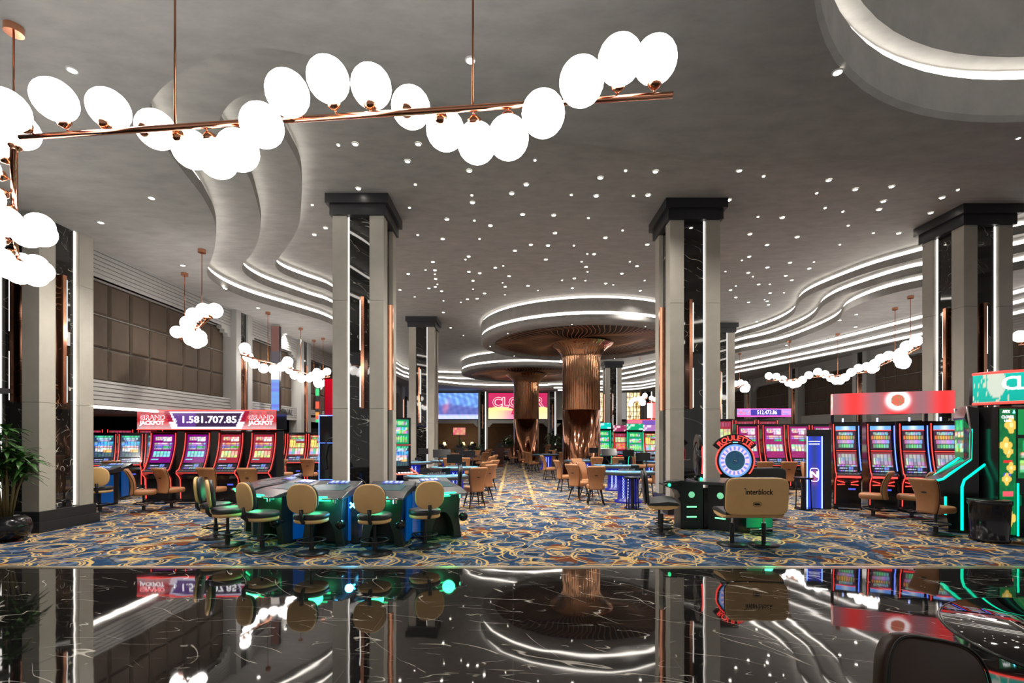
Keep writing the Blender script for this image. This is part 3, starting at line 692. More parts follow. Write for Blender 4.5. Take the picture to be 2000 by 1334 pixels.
def slot_machine(style, label, loc=(0, 0, 0), rz=0, group=None, w=.66, h=1.82, led=RED, panel=True, side_led=None, cat='slot machine'):
    t = thing('slot_machine', label, cat, loc, rz, group); H = w / 2
    cp = curve_pts(h)
    prof = [(.34, 0), (.34, h), (0, h)] + [(y + .012, z) for y, z in cp[::-1]] + [(-.37, .80), (-.38, .75), (-.28, .70), (-.22, .62), (-.20, .10), (-.26, .08), (-.26, 0)]
    MB().prism(prof, -H, H, 'x').build('cabinet', BLKPL, t)
    def surf(a, b, off=.0):                       # strip of the curved front from height a to b
        m = [(y - off, z) for y, z in curve_pts(h, 40)]
        def f(u, v):
            z = a + (b - a) * v; k = min(len(m) - 2, max(0, int((z - m[0][1]) / (m[-1][1] - m[0][1]) * 40)))
            y = m[k][0] + (m[k + 1][0] - m[k][0]) * (z - m[k][1]) / (m[k + 1][1] - m[k][1]); return ((u - .5) * (w - .15), y, z)
        return f
    if style.startswith('novo'):
        for nm, a, b in (('novo_top', 1.38, 1.80), ('novo_low', .98, 1.32)):
            MB().grid(surf(a, b, .0), 26, 26, ART[nm]).build('screen', SCREEN, t)
        MB().grid(surf(1.83, 1.92), 14, 3, lambda u, v: (.15 + .5 * max(0, 1 - abs(u - .5) * 4), .4 + .4 * max(0, 1 - abs(u - .5) * 4), 1.0)).build('top_light', SCREEN, t)
        for zz in (1.35, 1.82): p = surf(zz, zz + .01, .01); MB().tube([p(0, 0), p(1, 0)], .01, 6).build('red_light', led, t)
        MB().tube([(-H + .05, -.40, .76), (H - .05, -.40, .76)], .022, 8).build('red_light', led, t)
        for s in (-1, 1):
            for za, zb in ((.62, .66), (.58, .57)): MB().tube([(s * .06, -.27, za), (s * .20, -.27, zb)], .012, 6).build('red_light', led, t)
        mb = MB(); pz = curve_pts(h, 24); mb.tube([(H - .015, y - .012, z) for y, z in pz[1:-1]], .010, 6); mb.build('blue_light', BLUE, t)
        MB().tube([(-.03, .1, h), (-.03, .1, h + .09)], .018, 10).build('beacon', WAVE, t)
    else:
        MB().grid(surf(1.02, h - .09), 24, 56, ART[style]).build('screen', SCREEN, t)
    MB().grid(surf(.87, .99), 22, 6, BTN).build('button_display', SCREEN, t)
    mb = MB(); mb.prism([(-.27, .855), (-.365, .825), (-.37, .80), (-.27, .83)], -H + .06, H - .06, 'x')
    for k in range(7): mb.cyl((-.24 + k * .08, -.32), .018, .832, .850, 10)
    mb.build('button_deck', mat('grey deck', (.10, .11, .13), .3, .2), t)
    mb = MB()
    for s in (-1, 1):
        if style.startswith('novo') and s > 0: continue
        e = s * (H - .03); mb.tube([(e, y - .012, z) for y, z in cp[::-1]] + [(e, -.38, .82), (e, -.39, .76), (e, -.29, .68), (e, -.235, .6), (e, -.215, .12)], .009, 6)
    if not style.startswith('novo'): mb.tube([(-H + .03, -.39, .775), (H - .03, -.39, .775)], .009, 6)
    mb.build('light_edge', led, t)
    if panel:
        MB().grid(lambda u, v: (.02 + u * .14, -.215, .45 + v * .08), 6, 4, lambda u, v: (.08, .1, .55 + .3 * (hn(int(u * 6), int(v * 4)) > .6))).build('bill_display', SCREEN, t)
    mb = MB(); mb.box(-H + .06, H - .06, -.42, -.26, .03, .06); mb.build('foot_rail', CHROME, t)
    return t
def put(proto, loc, rz, label, group=None, scale=None): return copy_tree(proto, loc, rz, label, group, scale)

# jackpot bank on the left under its sign
JY = 12.35
g = 'slot machines under the grand jackpot sign'
p1 = slot_machine('purple', 'purple-screened slot machine at the wall end of the grand jackpot bank', (-8.95, JY, 0), .06, g)
put(p1, (-8.08, JY, 0), .03, 'second slot machine under the grand jackpot sign, purple screen', g)
p2 = slot_machine('red', 'red-screened slot machine under the sign, next to the purple one', (-7.22, JY, 0), 0, g)
put(p2, (-6.38, JY, 0), 0, 'red-screened slot machine at the aisle end of the grand jackpot bank', g)
def sign_box(name, x0, x1, z0, z1, y, dep, fn, label, cat, rz=0, loc=None, nu=120, nv=26, edge=RED, group=None):
    t = thing(name, label, cat, loc or ((x0 + x1) / 2, y, z0), rz, group); w = (x1 - x0) / 2; h = z1 - z0
    MB().box(-w, w, .01, dep, 0, h).build('housing', BLKPL, t)
    MB().grid(lambda u, v: (-w + 2 * w * u, 0, h * v), nu, nv, fn).build('display', SCREEN, t)
    mb = MB(); mb.tube([(-w, -.01, 0), (w, -.01, 0)], .012, 6); mb.tube([(-w, -.01, h), (w, -.01, h)], .012, 6); mb.build('light_edge', edge, t)
    for s in (-1, 1): MB().box(s * w * .8 - .02, s * w * .8 + .02, dep * .4, dep * .6, -.06, .01).build('bracket', BLACKM, t)
    return t, w, h
def jackfn(u, v):
    x = abs(u - .5); lim = .30 + .0 * v
    inner = .20 + .06 * v
    if x < inner and .12 < v < .88: return (.10, .03, .22) if u < .42 else (.03, .01, .05)
    if x < inner + .012 and .06 < v < .94: return (.8, .8, 1)
    if x < inner + .05: return (.9, .75, .85) if v < .4 else (.30, .0, .03)
    r = .55 + .45 * hn(int(u * 30), int(v * 5)); e = .9 * max(0, .42 - v) + .25 * max(0, v - .6); return (.62 * r + e * .5, .04 * r + e, .05 * r + e)
t, w_, h_ = sign_box('jackpot_sign', -9.45, -5.95, 1.86, 2.335, JY - .25, .55, jackfn, 'red illuminated GRAND JACKPOT sign reading 1.581.707.85 above the left slot bank', 'sign')
text('1.581.707.85', .24, 'jackpot_number', WHITEE, t, (.06, -.015, h_ * .5), width=1.35, bold=.004)
text('₺', .14, 'currency_mark', WHITEE, t, (-.78, -.015, h_ * .46))
for s in (-1, 1):
    text('GRAND', .16, 'letter_outline', WHITEE, t, (s * w_ * .78, -.012, h_ * .62), width=.635, bold=.007)
    text('GRAND', .16, 'sign_lettering', mat('sign red letters', (1, .1, .1), .4, emit=(.9, .03, .05), es=1.2), t, (s * w_ * .78, -.022, h_ * .62), width=.62, bold=.002)
    text('JACKPOT', .14, 'sign_lettering', WHITEE, t, (s * w_ * .78, -.015, h_ * .34), width=.62, bold=.004)
text('HAVANA', .09, 'sign_lettering', RED, t, (-.0, -.02, h_ * .93), width=.5) if False else None
# side panel of the bank with lit artwork
MBp = MB().grid(lambda u, v: (-.0, .0 + u * .12, v * 1.72), 6, 60, lambda u, v: (.8 * hn(int(u * 5), int(v * 30), 2) + .2, .45 + .3 * hn(int(u * 3), int(v * 20), 3), .45 + .2 * hn(1, int(v * 12), 4)))
t = thing('illuminated_pillar', 'narrow pink patterned light panel closing the aisle end of the grand jackpot bank', 'panel', (-5.98, JY - .1, .05), -1.3)
MBp.build('display', SCREEN, t); MB().box(.005, .05, -.02, .14, -.05, 1.76).build('housing', BLKPL, t)

# blue and green machines in the alcove, red and green machines behind them
g = 'machines in the left alcove'
p3 = slot_machine('cyan', 'blue-screened slot machine in the dark alcove, nearest the pillar', (-13.25, 15.6, 0), .5, g)
put(p3, (-12.5, 15.75, 0), .5, 'middle blue-screened slot machine of the three in the dark alcove', g)
put(p3, (-11.75, 15.9, 0), .5, 'blue-screened slot machine half behind the grand jackpot bank', g)
p4 = slot_machine('bell', 'red-screened machine glimpsed in the alcove right beside the pillar edge', (-15.3, 17.4, 0), .4, g, h=2.0, w=.8)
put(p4, (-14.35, 17.6, 0), .4, 'red-framed machine with green top screen behind the blue-screened ones', g)
put(p4, (-13.4, 17.8, 0), .4, 'red-framed machine half hidden above the middle blue-screened one', g)
# gold machines
g = 'gold-screened slot machines'
p5 = slot_machine('gold', 'gold-screened slot machine half behind the jackpot bank end', (-8.5, 17.3, 0), .1, g, w=.70, h=1.84)
put(p5, (-7.75, 17.3, 0), .1, 'gold-screened slot machine in the middle of its row of three', g)
put(p5, (-7.0, 17.3, 0), .1, 'gold-screened slot machine beside the blue-edged dark cabinet', g)
# tall cabinet seen from behind with blue light edges
def blue_cabinet():
    t = thing('gaming_cabinet', 'tall dark cabinet edged in blue light, partly behind the near left column', 'cabinet', (-5.0, 13.8, 0), 0)
    MB().box(-.55, .55, 0, .5, 0, 2.28).build('cabinet', BLKPL, t, .02)
    mb = MB()
    for x in (-.56, .56): mb.tube([(x, -.01, .05), (x, -.01, 2.29)], .012, 6)
    for z in (2.29, 1.5, .45): mb.tube([(-.56, -.01, z), (.4 if z < 2 else .56, -.01, z)], .010, 6)
    mb.build('blue_light', BLUE, t)
    pts = [(-.35, -.1, .75), (-.40, -.14, 1.1), (-.36, -.18, 1.4), (-.2, -.2, 1.62), (-.02, -.2, 1.68)]
    mb = MB(); mb.tube([(-.35, .02, .75)] + pts, .018, 8); mb.cyl((.03, -.2), .05, 1.62, 1.74, 12); mb.build('curved_arm', BLACKM, t)
blue_cabinet()
# machine seen side-on right of the near left column
def tall_red():
    t = thing('slot_machine', 'tall slot machine outlined in red light between the left columns', 'slot machine', (-2.78, 11.9, 0), .62)
    MB().prism([(.3, 0), (.3, 2.15), (-.02, 2.15), (-.02, .86), (-.42, .78), (-.42, .70), (-.1, .62), (-.1, 0)], -.26, .26, 'x').build('cabinet', BLKPL, t)
    MB().grid(lambda u, v: (-.2 + .4 * u, -.03, .95 + v * .5), 12, 20, ART['cyan']).build('screen', SCREEN, t)
    MB().grid(lambda u, v: (-.2 + .4 * u, -.03, 1.5 + v * .6), 12, 20, ART['green']).build('screen', SCREEN, t)
    mb = MB(); mb.tube([(-.26, -.44, .78), (-.26, -.03, .88), (-.26, -.03, 2.17)], .014, 6); mb.tube([(.26, -.44, .78), (-.26, -.44, .78)], .014, 6); mb.tube([(.26, -.44, .78), (.26, -.03, .88)], .014, 6); mb.tube([(-.26, -.035, 1.47), (.26, -.035, 1.47)], .008, 6)
    mb.build('light_edge', mat('coral neon', (.3, .05, .03), .4, emit=(1.0, .18, .12), es=1.6), t)
    mb = MB()
    for k in range(5): mb.cyl((-.16 + .08 * k, -.3), .03, .80, .815, 10)
    mb.build('button_deck', WHITEE, t)
tall_red()
# magenta bank on the right with its jackpot sign
g = 'magenta-screened slot bank right of the roulette wheel'
MG = ['just right of the roulette column', 'second along', 'third along', 'beside the blue lit totem']
ART['magenta'] = art((.28, .01, .12), [(.80, .93, .12, .9, (.8, .55, .62), .6, 9, 3), (.74, .83, .5, .9, (.85, .6, .75), .2, 3, 1), (.66, .71, .08, .92, (.75, .4, .4), .6, 7, 1), (.59, .64, .08, .92, (.4, .35, .75), .5, 6, 1), (.53, .58, .5, .92, (.05, .5, .2), .4, 3, 1), (.20, .42, .06, .94, (.5, .62, .5), .4, 5, 3)], 14)
p6 = slot_machine('magenta', 'magenta-screened slot machine partly behind the roulette wheel', (7.55, 15.5, 0), -.12, g, w=.70, h=2.1)
for k, x in enumerate((8.38, 9.2, 10.0)): put(p6, (x, 15.5 + .03 * k, 0), -.12, ('magenta-screened slot machine, first clear of the roulette wheel', 'magenta-screened slot machine, second clear of the roulette wheel', 'magenta-screened slot machine mostly hidden by the blue lit totem')[k], g)
for k, (px, lab) in enumerate(((1390, 'dark red bell slot machine hidden behind the near right column'), (1412, 'dark red bell slot machine at the edge of the near right column'), (1455, 'dark red bell machine rising above the first magenta screens'), (1499, 'dark red bell machine rising above the second magenta screen'))):
    if k == 0: continue
    q = slot_machine('bell', lab, (X(px, 17.2), 17.2, 0), -.1, 'bell slot machines behind the magenta bank', h=2.32, w=.70) if k == 1 else put(q, (X(px, 17.2), 17.2, 0), -.1, lab, 'bell slot machines behind the magenta bank')
def multifn(u, v):
    if .25 < u < .82 and .15 < v < .9: return (.05, .03, .35)
    return (.55 * (.5 + hn(int(u * 20), int(v * 4))), .3, .7) if v > .2 else (.8, .1, .5)
t, w_, h_ = sign_box('jackpot_sign', X(1437, 17.6), X(1542, 17.6), 2.42, 2.70, 17.5, .2, multifn, 'violet illuminated sign reading 512.473.86 over the magenta slot bank', 'sign', edge=mat('pink neon', (.3, 0, .1), .4, emit=(1, .1, .5), es=1.6))
text('512.473.86', .2, 'jackpot_number', WHITEE, t, (.1, -.015, h_ * .52), width=.72)
text('BELL', .1, 'sign_lettering', RED, t, (-.8, -.015, h_ * .5), width=.26)
# red lit bank under the long red sign
g = 'red lit slot machines under the long red sign'
NV = [(7.80, 11.05), (8.40, 10.83), (8.94, 10.58), (9.43, 10.33)]
ART['novo'] = ART['novo_low']
nlab = ['red and blue lit slot machine next to the blue lit totem', 'second red and blue lit slot machine from the totem', 'third red and blue lit slot machine from the totem', 'red and blue lit slot machine at the column end of its bank']
p7 = slot_machine('novo', nlab[0], (NV[0][0], NV[0][1] + .25, 0), -.42, g, w=.54, h=2.02)
for k in (1, 2, 3): put(p7, (NV[k][0] + .05, NV[k][1] + .25, 0), -.42, nlab[k], g)
def redfn(u, v):
    d = math.hypot((u - .55) * 4.6, (v - .62)); r = .5 + .5 * math.cos(u * 19); g_ = .08; k = .5 + .5 * math.cos((u - .18) * 17)
    c = [.30 + .55 * k, .13 - .09 * k, .15 - .11 * k]
    e = math.exp(-((d - .34) / .12) ** 2); c = [min(1.3, a + e * 1.1) for a in c]
    if d < .26: c = [.7, .12, .08] if hn(int(u * 100), int(v * 20)) > .4 else [.4, .2, .1]
    return tuple(c)
a, b = Vector((7.28, 10.95)), Vector((9.30, 10.12)); ang = math.atan2(b.y - a.y, b.x - a.x); L = (b - a).length
t = thing('overhead_sign', 'long red illuminated sign with a white burst above the red lit slot bank', 'sign', ((a.x + b.x) / 2, (a.y + b.y) / 2, 2.17), ang)
MB().box(-L / 2, L / 2, .01, .22, 0, .48).build('housing', BLKPL, t)
MB().grid(lambda u, v: (-L / 2 + L * u, 0, .48 * v), 150, 36, redfn).build('display', SCREEN, t)
MB().grid(lambda u, v: (-L / 2 - .001, .22 - .22 * u, .48 * v), 14, 24, lambda u, v: (.9, .3 + .5 * math.exp(-((math.hypot(u - .5, v - .6) - .25) / .1) ** 2), .25 + .4 * math.exp(-((math.hypot(u - .5, v - .6) - .25) / .1) ** 2))).build('end_display', SCREEN, t)
for s in (-1, 1): MB().box(s * L * .42 - .03, s * L * .42 + .03, .94, 1.0, -2.17, .22).box(s * L * .42 - .03, s * L * .42 + .03, .2, 1.0, .2, .26).build('support_post', BLACKM, t)
# blue totem
t = thing('light_totem', 'blue illuminated totem with a white N badge at the end of the red lit bank', 'totem', (7.05, 11.2, 0), -.45)
MB().box(-.19, .30, -.02, .5, 0, 1.84).build('cabinet', BLKPL, t)
def tot(u, v):
    k = .25 + .75 * abs(u - .5) * 1.6; e = math.exp(-((v - .44) / .09) ** 2) * max(0, 1 - abs(u - .5) * 3); return (.02 + .4 * e, .04 + .05 * e, .75 * k)
MB().grid(lambda u, v: (-.17 + .27 * u, -.03, .02 + v * 1.66), 12, 60, tot).build('display', SCREEN, t)
mb = MB()
for x in (-.18, .115): mb.tube([(x, -.04, .02), (x, -.04, 1.68)], .012, 6)
mb.build('blue_light', mat('bright blue neon', (0, 0, .2), .4, emit=(.15, .3, 1.0), es=5), t)
mb = MB(); oc = [(-.035 + .085 * math.copysign(abs(math.cos(a)) ** .4, math.cos(a)), .79 + .15 * math.copysign(abs(math.sin(a)) ** .5, math.sin(a))) for a in [2 * PI * i / 28 for i in range(28)]]
mb.tube([(x, -.042, z) for x, z in oc], .008, 6, closed=True); mb.build('badge_ring', WHITEE, t)
text('N', .20, 'badge_letter', WHITEE, t, (-.035, -.04, .79), bold=.006)
text('NOVOMATIC', .05, 'lettering', WHITEE, t, (-.035, -.04, 1.50), width=.22)
MB().box(-.15, .08, -.045, -.04, 1.56, 1.575).build('line', WHITEE, t)
# clover machine, side-on at the right edge, art panel and front-facing machine
def clover():
    t = thing('slot_machine', 'slot machine in side view outlined in green light at the right picture edge', 'slot machine', (7.95, 8.55, 0), -2.05)
    prof = [(.16, 0), (.16, 2.15), (.02, 2.20), (-.03, 2.0), (.08, 1.70), (.06, 1.25), (-.30, .96), (-.62, .83), (-.64, .79), (-.45, .68), (-.30, .60), (-.24, .1), (-.24, 0)]
    MB().prism(prof, -.28, .28, 'x').build('cabinet', BLKPL, t)
    mb = MB()
    for s in (-.29, .29):
        mb.tube([(s, .06, 1.80), (s, .05, 1.28), (s, -.31, .93), (s, -.61, .81)], .020, 6)
        mb.tube([(s, .24, 1.20), (s, -.03, .92), (s, -.06, .80), (s, -.06, .05)], .020, 6)
        mb.tube([(s, -.28, .62), (s, -.28, .30)], .018, 6)
    mb.build('light_edge', GREEN, t)
    mb = MB(); mb.tube([(.30, .0, 2.18), (.30, .055, 1.72), (.30, .045, 1.3), (.30, -.27, 1.03)], .016, 6); mb.tube([(-.30, .0, 2.18), (-.30, .055, 1.72), (-.30, .045, 1.3), (-.30, -.27, 1.03)], .016, 6); mb.build('metal_edge', mat('grey metal edge', (.35, .36, .36), .3, .6), t)
    MB().grid(lambda u, v: (-.22 + .44 * u, .04 - .06, 1.30 + .7 * v), 12, 24, ART['clover']).build('screen', SCREEN, t)
    mb = MB()
    for k in range(5): mb.cyl((-.2 + .1 * k, -.5), .03, .86, .885, 10)
    mb.build('button_deck', WHITEE, t)
    mb = MB().lathe([(0, 0), (.24, 0), (.25, .05), (.235, .06), (.255, .58), (.27, .60), (.27, .66), (0, .66)], (0, 0), 28)
    o = mb.build('ash_drum', BLKPL, None, loc=(7.62, 7.70, 0)); tag(o, 'round black drum standing in front of the green outlined machine', 'drum')
    MB().tube([(0.0, -.245, .05), (0.0, -.262, .60)], .02, 6).build('green_reflex', GREEN, None) if False else None
clover()
def clover_front():
    t = thing('slot_machine', 'front-facing green slot machine cut by the right picture edge', 'slot machine', (8.62, 7.98, 0), 0)
    MB().box(-.60, .42, -.02, .35, 0, 2.17).build('cabinet', BLKPL, t)
    def gold(u, v):
        for (cu, cv, r) in ((.72, .87, .42), (.4, .71, .4), (.55, .66, .3), (.72, .53, .3), (.45, .44, .3), (.6, .13, .45)):
            d = math.hypot(u - cu, (v - cv) * 6); a = math.atan2((v - cv) * 6, u - cu)
            if d < r * (.62 + .38 * abs(math.cos(2 * a))): return (.75, .50, .08) if d > r * .3 else (.85, .72, .3)
        if .25 < u < .8 and .57 < v < .59: return (.7, .02, .02)
        if .25 < u < .7 and .46 < v < .49: return (.05, .08, .5)
        if .2 < u < .85 and .305 < v < .345: return (.75, .08, .12)
        if .3 < u < .75 and .22 < v < .25: return (.25, .2, .6)
        return (.0, .10 + .05 * hn(int(u * 6), int(v * 40)), .03)
    MB().grid(lambda u, v: (-.585 + .27 * u, -.03, .05 + 2.08 * v), 22, 150, gold).build('art_panel', SCREEN, t)
    MB().grid(lambda u, v: (-.28 + .62 * u, -.03, 1.70 + .42 * v), 20, 14, lambda u, v: (.0, .22, .05)).build('screen', SCREEN, t)
    MB().grid(lambda u, v: (-.28 + .62 * u, -.03, .98 + .66 * v), 26, 30, ART['clover']).build('screen', SCREEN, t)
    MB().prism([(-.02, .72), (-.42, .66), (-.42, .60), (-.02, .52)], -.28, .38, 'x').build('button_deck', BLKPL, t)
    mb = MB(); mb.tube([(-.30, -.05, .03), (-.30, -.05, .9)], .014, 6); mb.tube([(-.28, -.43, .66), (.38, -.43, .66)], .012, 6); mb.build('light_edge', GREEN, t)
    text('APEX', .07, 'lettering', WHITEE, t, (-.48, -.036, 2.08), width=.12); text('CLOVER', .07, 'lettering', WHITEE, t, (-.455, -.036, 1.99), width=.2); text('LINK', .05, 'lettering', WHITEE, t, (-.45, -.036, 1.93), width=.12)
    MB().prism([(-.37, 2.055), (-.33, 2.055), (-.35, 2.11)], -.038, -.034, 'y').build('emblem', CYANL, t)
clover_front()
t = thing('drum_sign', 'curved teal CLOVER LINK sign with red rims over the green slot machines', 'sign', (8.85, 8.25, 2.22))
def tealfn(u, v):
    d = math.hypot((u - .20) * 14, (v - .62) * 2.2)
    if d < 1: return (.55, .6, .5)
    if hn(int(u * 90), int(v * 7), 3) > .86 and u < .3: return (.6, .6, .45)
    return (.0, .36 + .12 * v, .28 + .1 * v)
RR = 1.05
def arcp(u, v): a = PI + .1 + u * 1.9; return (RR * math.cos(a), RR * .75 * math.sin(a), .50 * v)
MB().grid(arcp, 120, 14, tealfn).build('display', SCREEN, t)
mb = MB(); mb.tube([arcp(i / 40, 0) for i in range(41)], .022, 8); mb.tube([arcp(i / 40, 1) for i in range(41)], .022, 8); mb.build('light_edge', RED, t)
mb = MB(); mb.lathe([(0, .02), (RR * .80, .02), (RR * .80, .48), (0, .48)], (0, 0), 40); o = mb.build('housing', DARKWALL, t); o.scale = (1, .75, 1)
MB().box(-.3, -.2, .1, .2, -.05, .03).build('bracket', BLACKM, t)
for i, ch in enumerate('CLOVER'):
    u = .30 + i * .075; a = PI + .1 + u * 1.9
    text(ch, .30, 'sign_lettering', WHITEE, t, ((RR + .02) * math.cos(a), (RR + .02) * .75 * math.sin(a), .30), (PI / 2, 0, a + PI / 2), bold=.006)
for i, ch in enumerate('LINK'):
    u = .42 + i * .05; a = PI + .1 + u * 1.9
    text(ch, .17, 'sign_lettering', WHITEE, t, ((RR + .02) * math.cos(a), (RR + .02) * .75 * math.sin(a), .11), (PI / 2, 0, a + PI / 2), shear=.4)
# far machines right of the big copper column
g = 'far slot machines beyond the poker tables'
def far_slot(px, y, h, w, style, label, top=None):
    t = slot_machine(style, label, (X(px, y), y, 0), 0, g, w=w, h=h, led=GREEN if style == 'green' else RED, panel=False)
    if top: MB().grid(lambda u, v: (-w / 2 + w * u, -.05, h + .02 + .30 * v), 16, 6, lambda u, v: top if hn(int(u * 8), int(v * 3)) > .3 else tuple(min(1, c + .5) for c in top)).build('top_sign', SCREEN, t); MB().box(-w / 2, w / 2, -.04, .1, h, h + .33).build('topper', BLKPL, t)
    return t
far_slot(1180, 25, 2.1, .7, 'green', 'far green machine with a teal top sign, half behind the copper column', (.0, .5, .42))
far_slot(1212, 24, 1.95, .75, 'bell', 'far red-lit machine between the two green ones', (.3, .03, .1))
far_slot(1240, 23, 2.0, .8, 'green', 'far green machine in front of the square column', (.0, .35, .15))
far_slot(1272, 23, 1.95, .8, 'gold', 'far slot machine at the left edge of the near right column', (.35, .15, .4))
t, w_, h_ = sign_box('jackpot_sign', X(1225, 26), X(1290, 26), 2.22, 2.62, 26, .25, lambda u, v: (.8, .15, .25) if u < .45 else (.15, .08, .4), 'far red and violet jackpot sign above the distant machines', 'sign', nu=30, nv=8)
t, w_, h_ = sign_box('overhead_sign', X(1264, 27), X(1300, 27), 2.75, 3.6, 27, .25, lambda u, v: (.75, .2, .2) if u > .25 else (.9, .8, .8), 'far plain red screen half behind the near right column', 'sign', nu=12, nv=8)
for s in (-1, 1): MB().box(s * .4 - .03, s * .4 + .03, .1, .16, -2.75, 0).build('support_post', BLACKM, t)
# vertical banner screens by the left wall
t = thing('banner_screen', 'tall narrow screen with brown, white and blue fields by the left wall', 'screen', (-8.2, 16.6, 2.3))
def ban(u, v):
    if v > .72: return (.13, .06, .05)
    if v > .56: return (.08, .07, .08)
    if v > .42: return (.95, .85, .75)
    return (.12 + .1 * v, .15 + .2 * hn(3, int(v * 30)), .65)
MB().grid(lambda u, v: (-.14 + .28 * u, -.01, 3.2 * v), 4, 60, ban).build('display', SCREEN, t); MB().box(-.15, .15, 0, .12, 0, 3.2).box(-.40, -.15, .04, .08, .2, .3).build('housing', BLKPL, t)
t = thing('banner_screen', 'thin dark strip screen with coloured symbols farther along the left wall', 'screen', (-8.25, 20.3, 2.3))
MB().grid(lambda u, v: (-.08 + .16 * u, -.01, 2.0 * v), 3, 40, lambda u, v: ((.7, .1, .05), (.05, .6, .2), (.02, .02, .02), (.8, .3, .05))[int(hn(1, int(v * 14)) * 3.99)]).build('display', SCREEN, t); MB().box(-.09, .09, 0, .12, 0, 2.4).box(-.35, -.09, .04, .08, .2, .3).build('housing', BLKPL, t)
t = thing('banner_screen', 'dark red lit screen beside the near left column', 'screen', (-8.1, 21.6, 2.0))
MB().grid(lambda u, v: (-.35 + .7 * u, -.01, 2.3 * v), 8, 20, lambda u, v: (.15 + .3 * v, .0, .01)).build('display', SCREEN, t); MB().box(-.37, .37, 0, .12, 0, 2.32).box(-.5, -.37, .04, .08, .45, .55).build('housing', BLKPL, t)
o = text('TERMINAL', .34, 'wall_lettering', DARKWALL, wl, (XL + .02, 17.9, 2.62), (PI / 2, 0, PI / 2), width=1.7)
# wide screens on the far wall
def wide(x0, x1, fn, label):
    t = thing('wall_screen', label, 'screen', ((x0 + x1) / 2, YB - .02, 3.2)); w = (x1 - x0) / 2
    MB().box(-w - .06, w + .06, 0, .1, -.06, 2.22).build('frame', BLACKM, t)
    MB().grid(lambda u, v: (-w + 2 * w * u, -.02, 2.16 * v), 60, 40, fn).build('display', SCREEN, t); return t
def bluefn(u, v):
    n = .5 + .25 * math.sin(u * 23 + 5 * math.sin(v * 7)) + .25 * math.sin(u * 51 + v * 9)
    if v < .20: k = min(1, (.20 - v) * 12); return (.12 + .35 * k + .15 * n, .2 + .4 * k, .6 + .35 * k)
    s = max(0, min(1, (v - .46 - .06 * math.sin(u * 5)) * 9))
    lo = (.07 + .05 * n, .10 + .05 * n, .38 + .08 * n); hi = (.10 + .14 * n * n, .22 + .30 * n * n, .58 + .3 * n)
    c = [a * (1 - s) + b * s for a, b in zip(lo, hi)]
    d = math.hypot((u - .28) * 6, (v - .52) * 2.0 - .25 * math.sin(u * 20)); f = math.exp(-(d / .42) ** 2)
    return (c[0] + .35 * f, c[1] + .06 * f, c[2] - .05 * f)
wide(-6.6, -2.85, bluefn, 'wide blue video screen on the far wall, left of the copper columns')
t = wide(-2.05, 2.85, lambda u, v: (.55 * (.6 + .4 * v), .02, .10) if v > .42 + .05 * math.sin(u * 9) else (.85, .72 - .5 * math.exp(-((u - .45) / .2) ** 2) * (v < .35), .45 * (1 - v)), 'wide red CLOVER LINK screen on the far wall behind the copper columns')
text('CLOVER', 1.1, 'lettering', mat('white sign border', (1, 1, 1), .5, emit=(1, .8, .8), es=1.2), t, (0.0, -.04, 1.35), width=4.3, bold=.05)
text('CLOVER', 1.1, 'lettering', mat('crimson sign letters', (.8, 0, .1), .5, emit=(.75, .02, .10), es=1), t, (0.0, -.055, 1.35), width=4.2, bold=.005)
text('LINK', .8, 'lettering', mat('crimson sign letters', (.8, 0, .1)), t, (.3, -.05, .65), width=2.0, bold=.02, shear=.4)
# amber backlit shelves far right
def amber(x0, x1, label):
    t = thing('backlit_shelf', label, 'shelf', ((x0 + x1) / 2, YB - .05, 3.0)); w = (x1 - x0) / 2
    MB().grid(lambda u, v: (-w + 2 * w * u, 0, 2.4 * v), 30, 24, lambda u, v: (1.0, .72 + .2 * hn(int(u * 12), int(v * 8)), .30 + .4 * hn(int(u * 12), int(v * 8), 4)) if hn(int(u * 14), int(v * 9), 7) > .25 else (.5, .26, .05)).build('display', SCREEN, t)
    mb = MB()
    for k in range(7): mb.box(-w, w, -.12, .02, .4 * k - .015, .4 * k + .015)
    for k in range(5): mb.box(-w + w / 2 * k - .015, -w + w / 2 * k + .015, -.12, .02, 0, 2.4)
    mb.build('rack', mat('bronze rack', (.22, .12, .04), .4, .6), t)
amber(6.95, 8.0, 'amber backlit bottle rack on the far wall left of the square column')
amber(9.4, 10.55, 'amber backlit bottle rack on the far wall right of the square column')
# ------------------------------------------------------------------ seats
def outline_round(w, h, n=40, p=.62, flat=.0):      # rounded back outline, flat-ish bottom
    pts = []
    for i in range(n):
        a = 2 * PI * i / n; c, s = math.cos(a), math.sin(a)
        x = w / 2 * math.copysign(abs(c) ** .8, c); z = h / 2 * math.copysign(abs(s) ** (.85 if s > 0 else .55), s)
        if s < 0: x *= 1 + .10 * s * abs(c)
        pts.append((x, z + h / 2))
    return pts
def pedestal(t, m, sz, ring=True):
    mb = MB(); mb.cyl((0, 0), .035, .03, sz - .25, 14); mb.cyl((0, 0), .022, .2, sz, 12); mb.build('pole', m, t)
    MB().lathe([(0, 0), (.24, 0), (.245, .012), (.12, .03), (.04, .045), (0, .045)], (0, 0), 30).build('base', m, t)
    if ring:
        mb = MB(); mb.tube([(.19 * math.cos(2 * PI * i / 28), .19 * math.sin(2 * PI * i / 28), .19) for i in range(28)], .011, 6, closed=True)
        for k in range(3): a = 2 * PI * k / 3; mb.tube([(0, 0, .12), (.19 * math.cos(a), .19 * math.sin(a), .19)], .008, 5)
        mb.build('foot_ring', m, t)
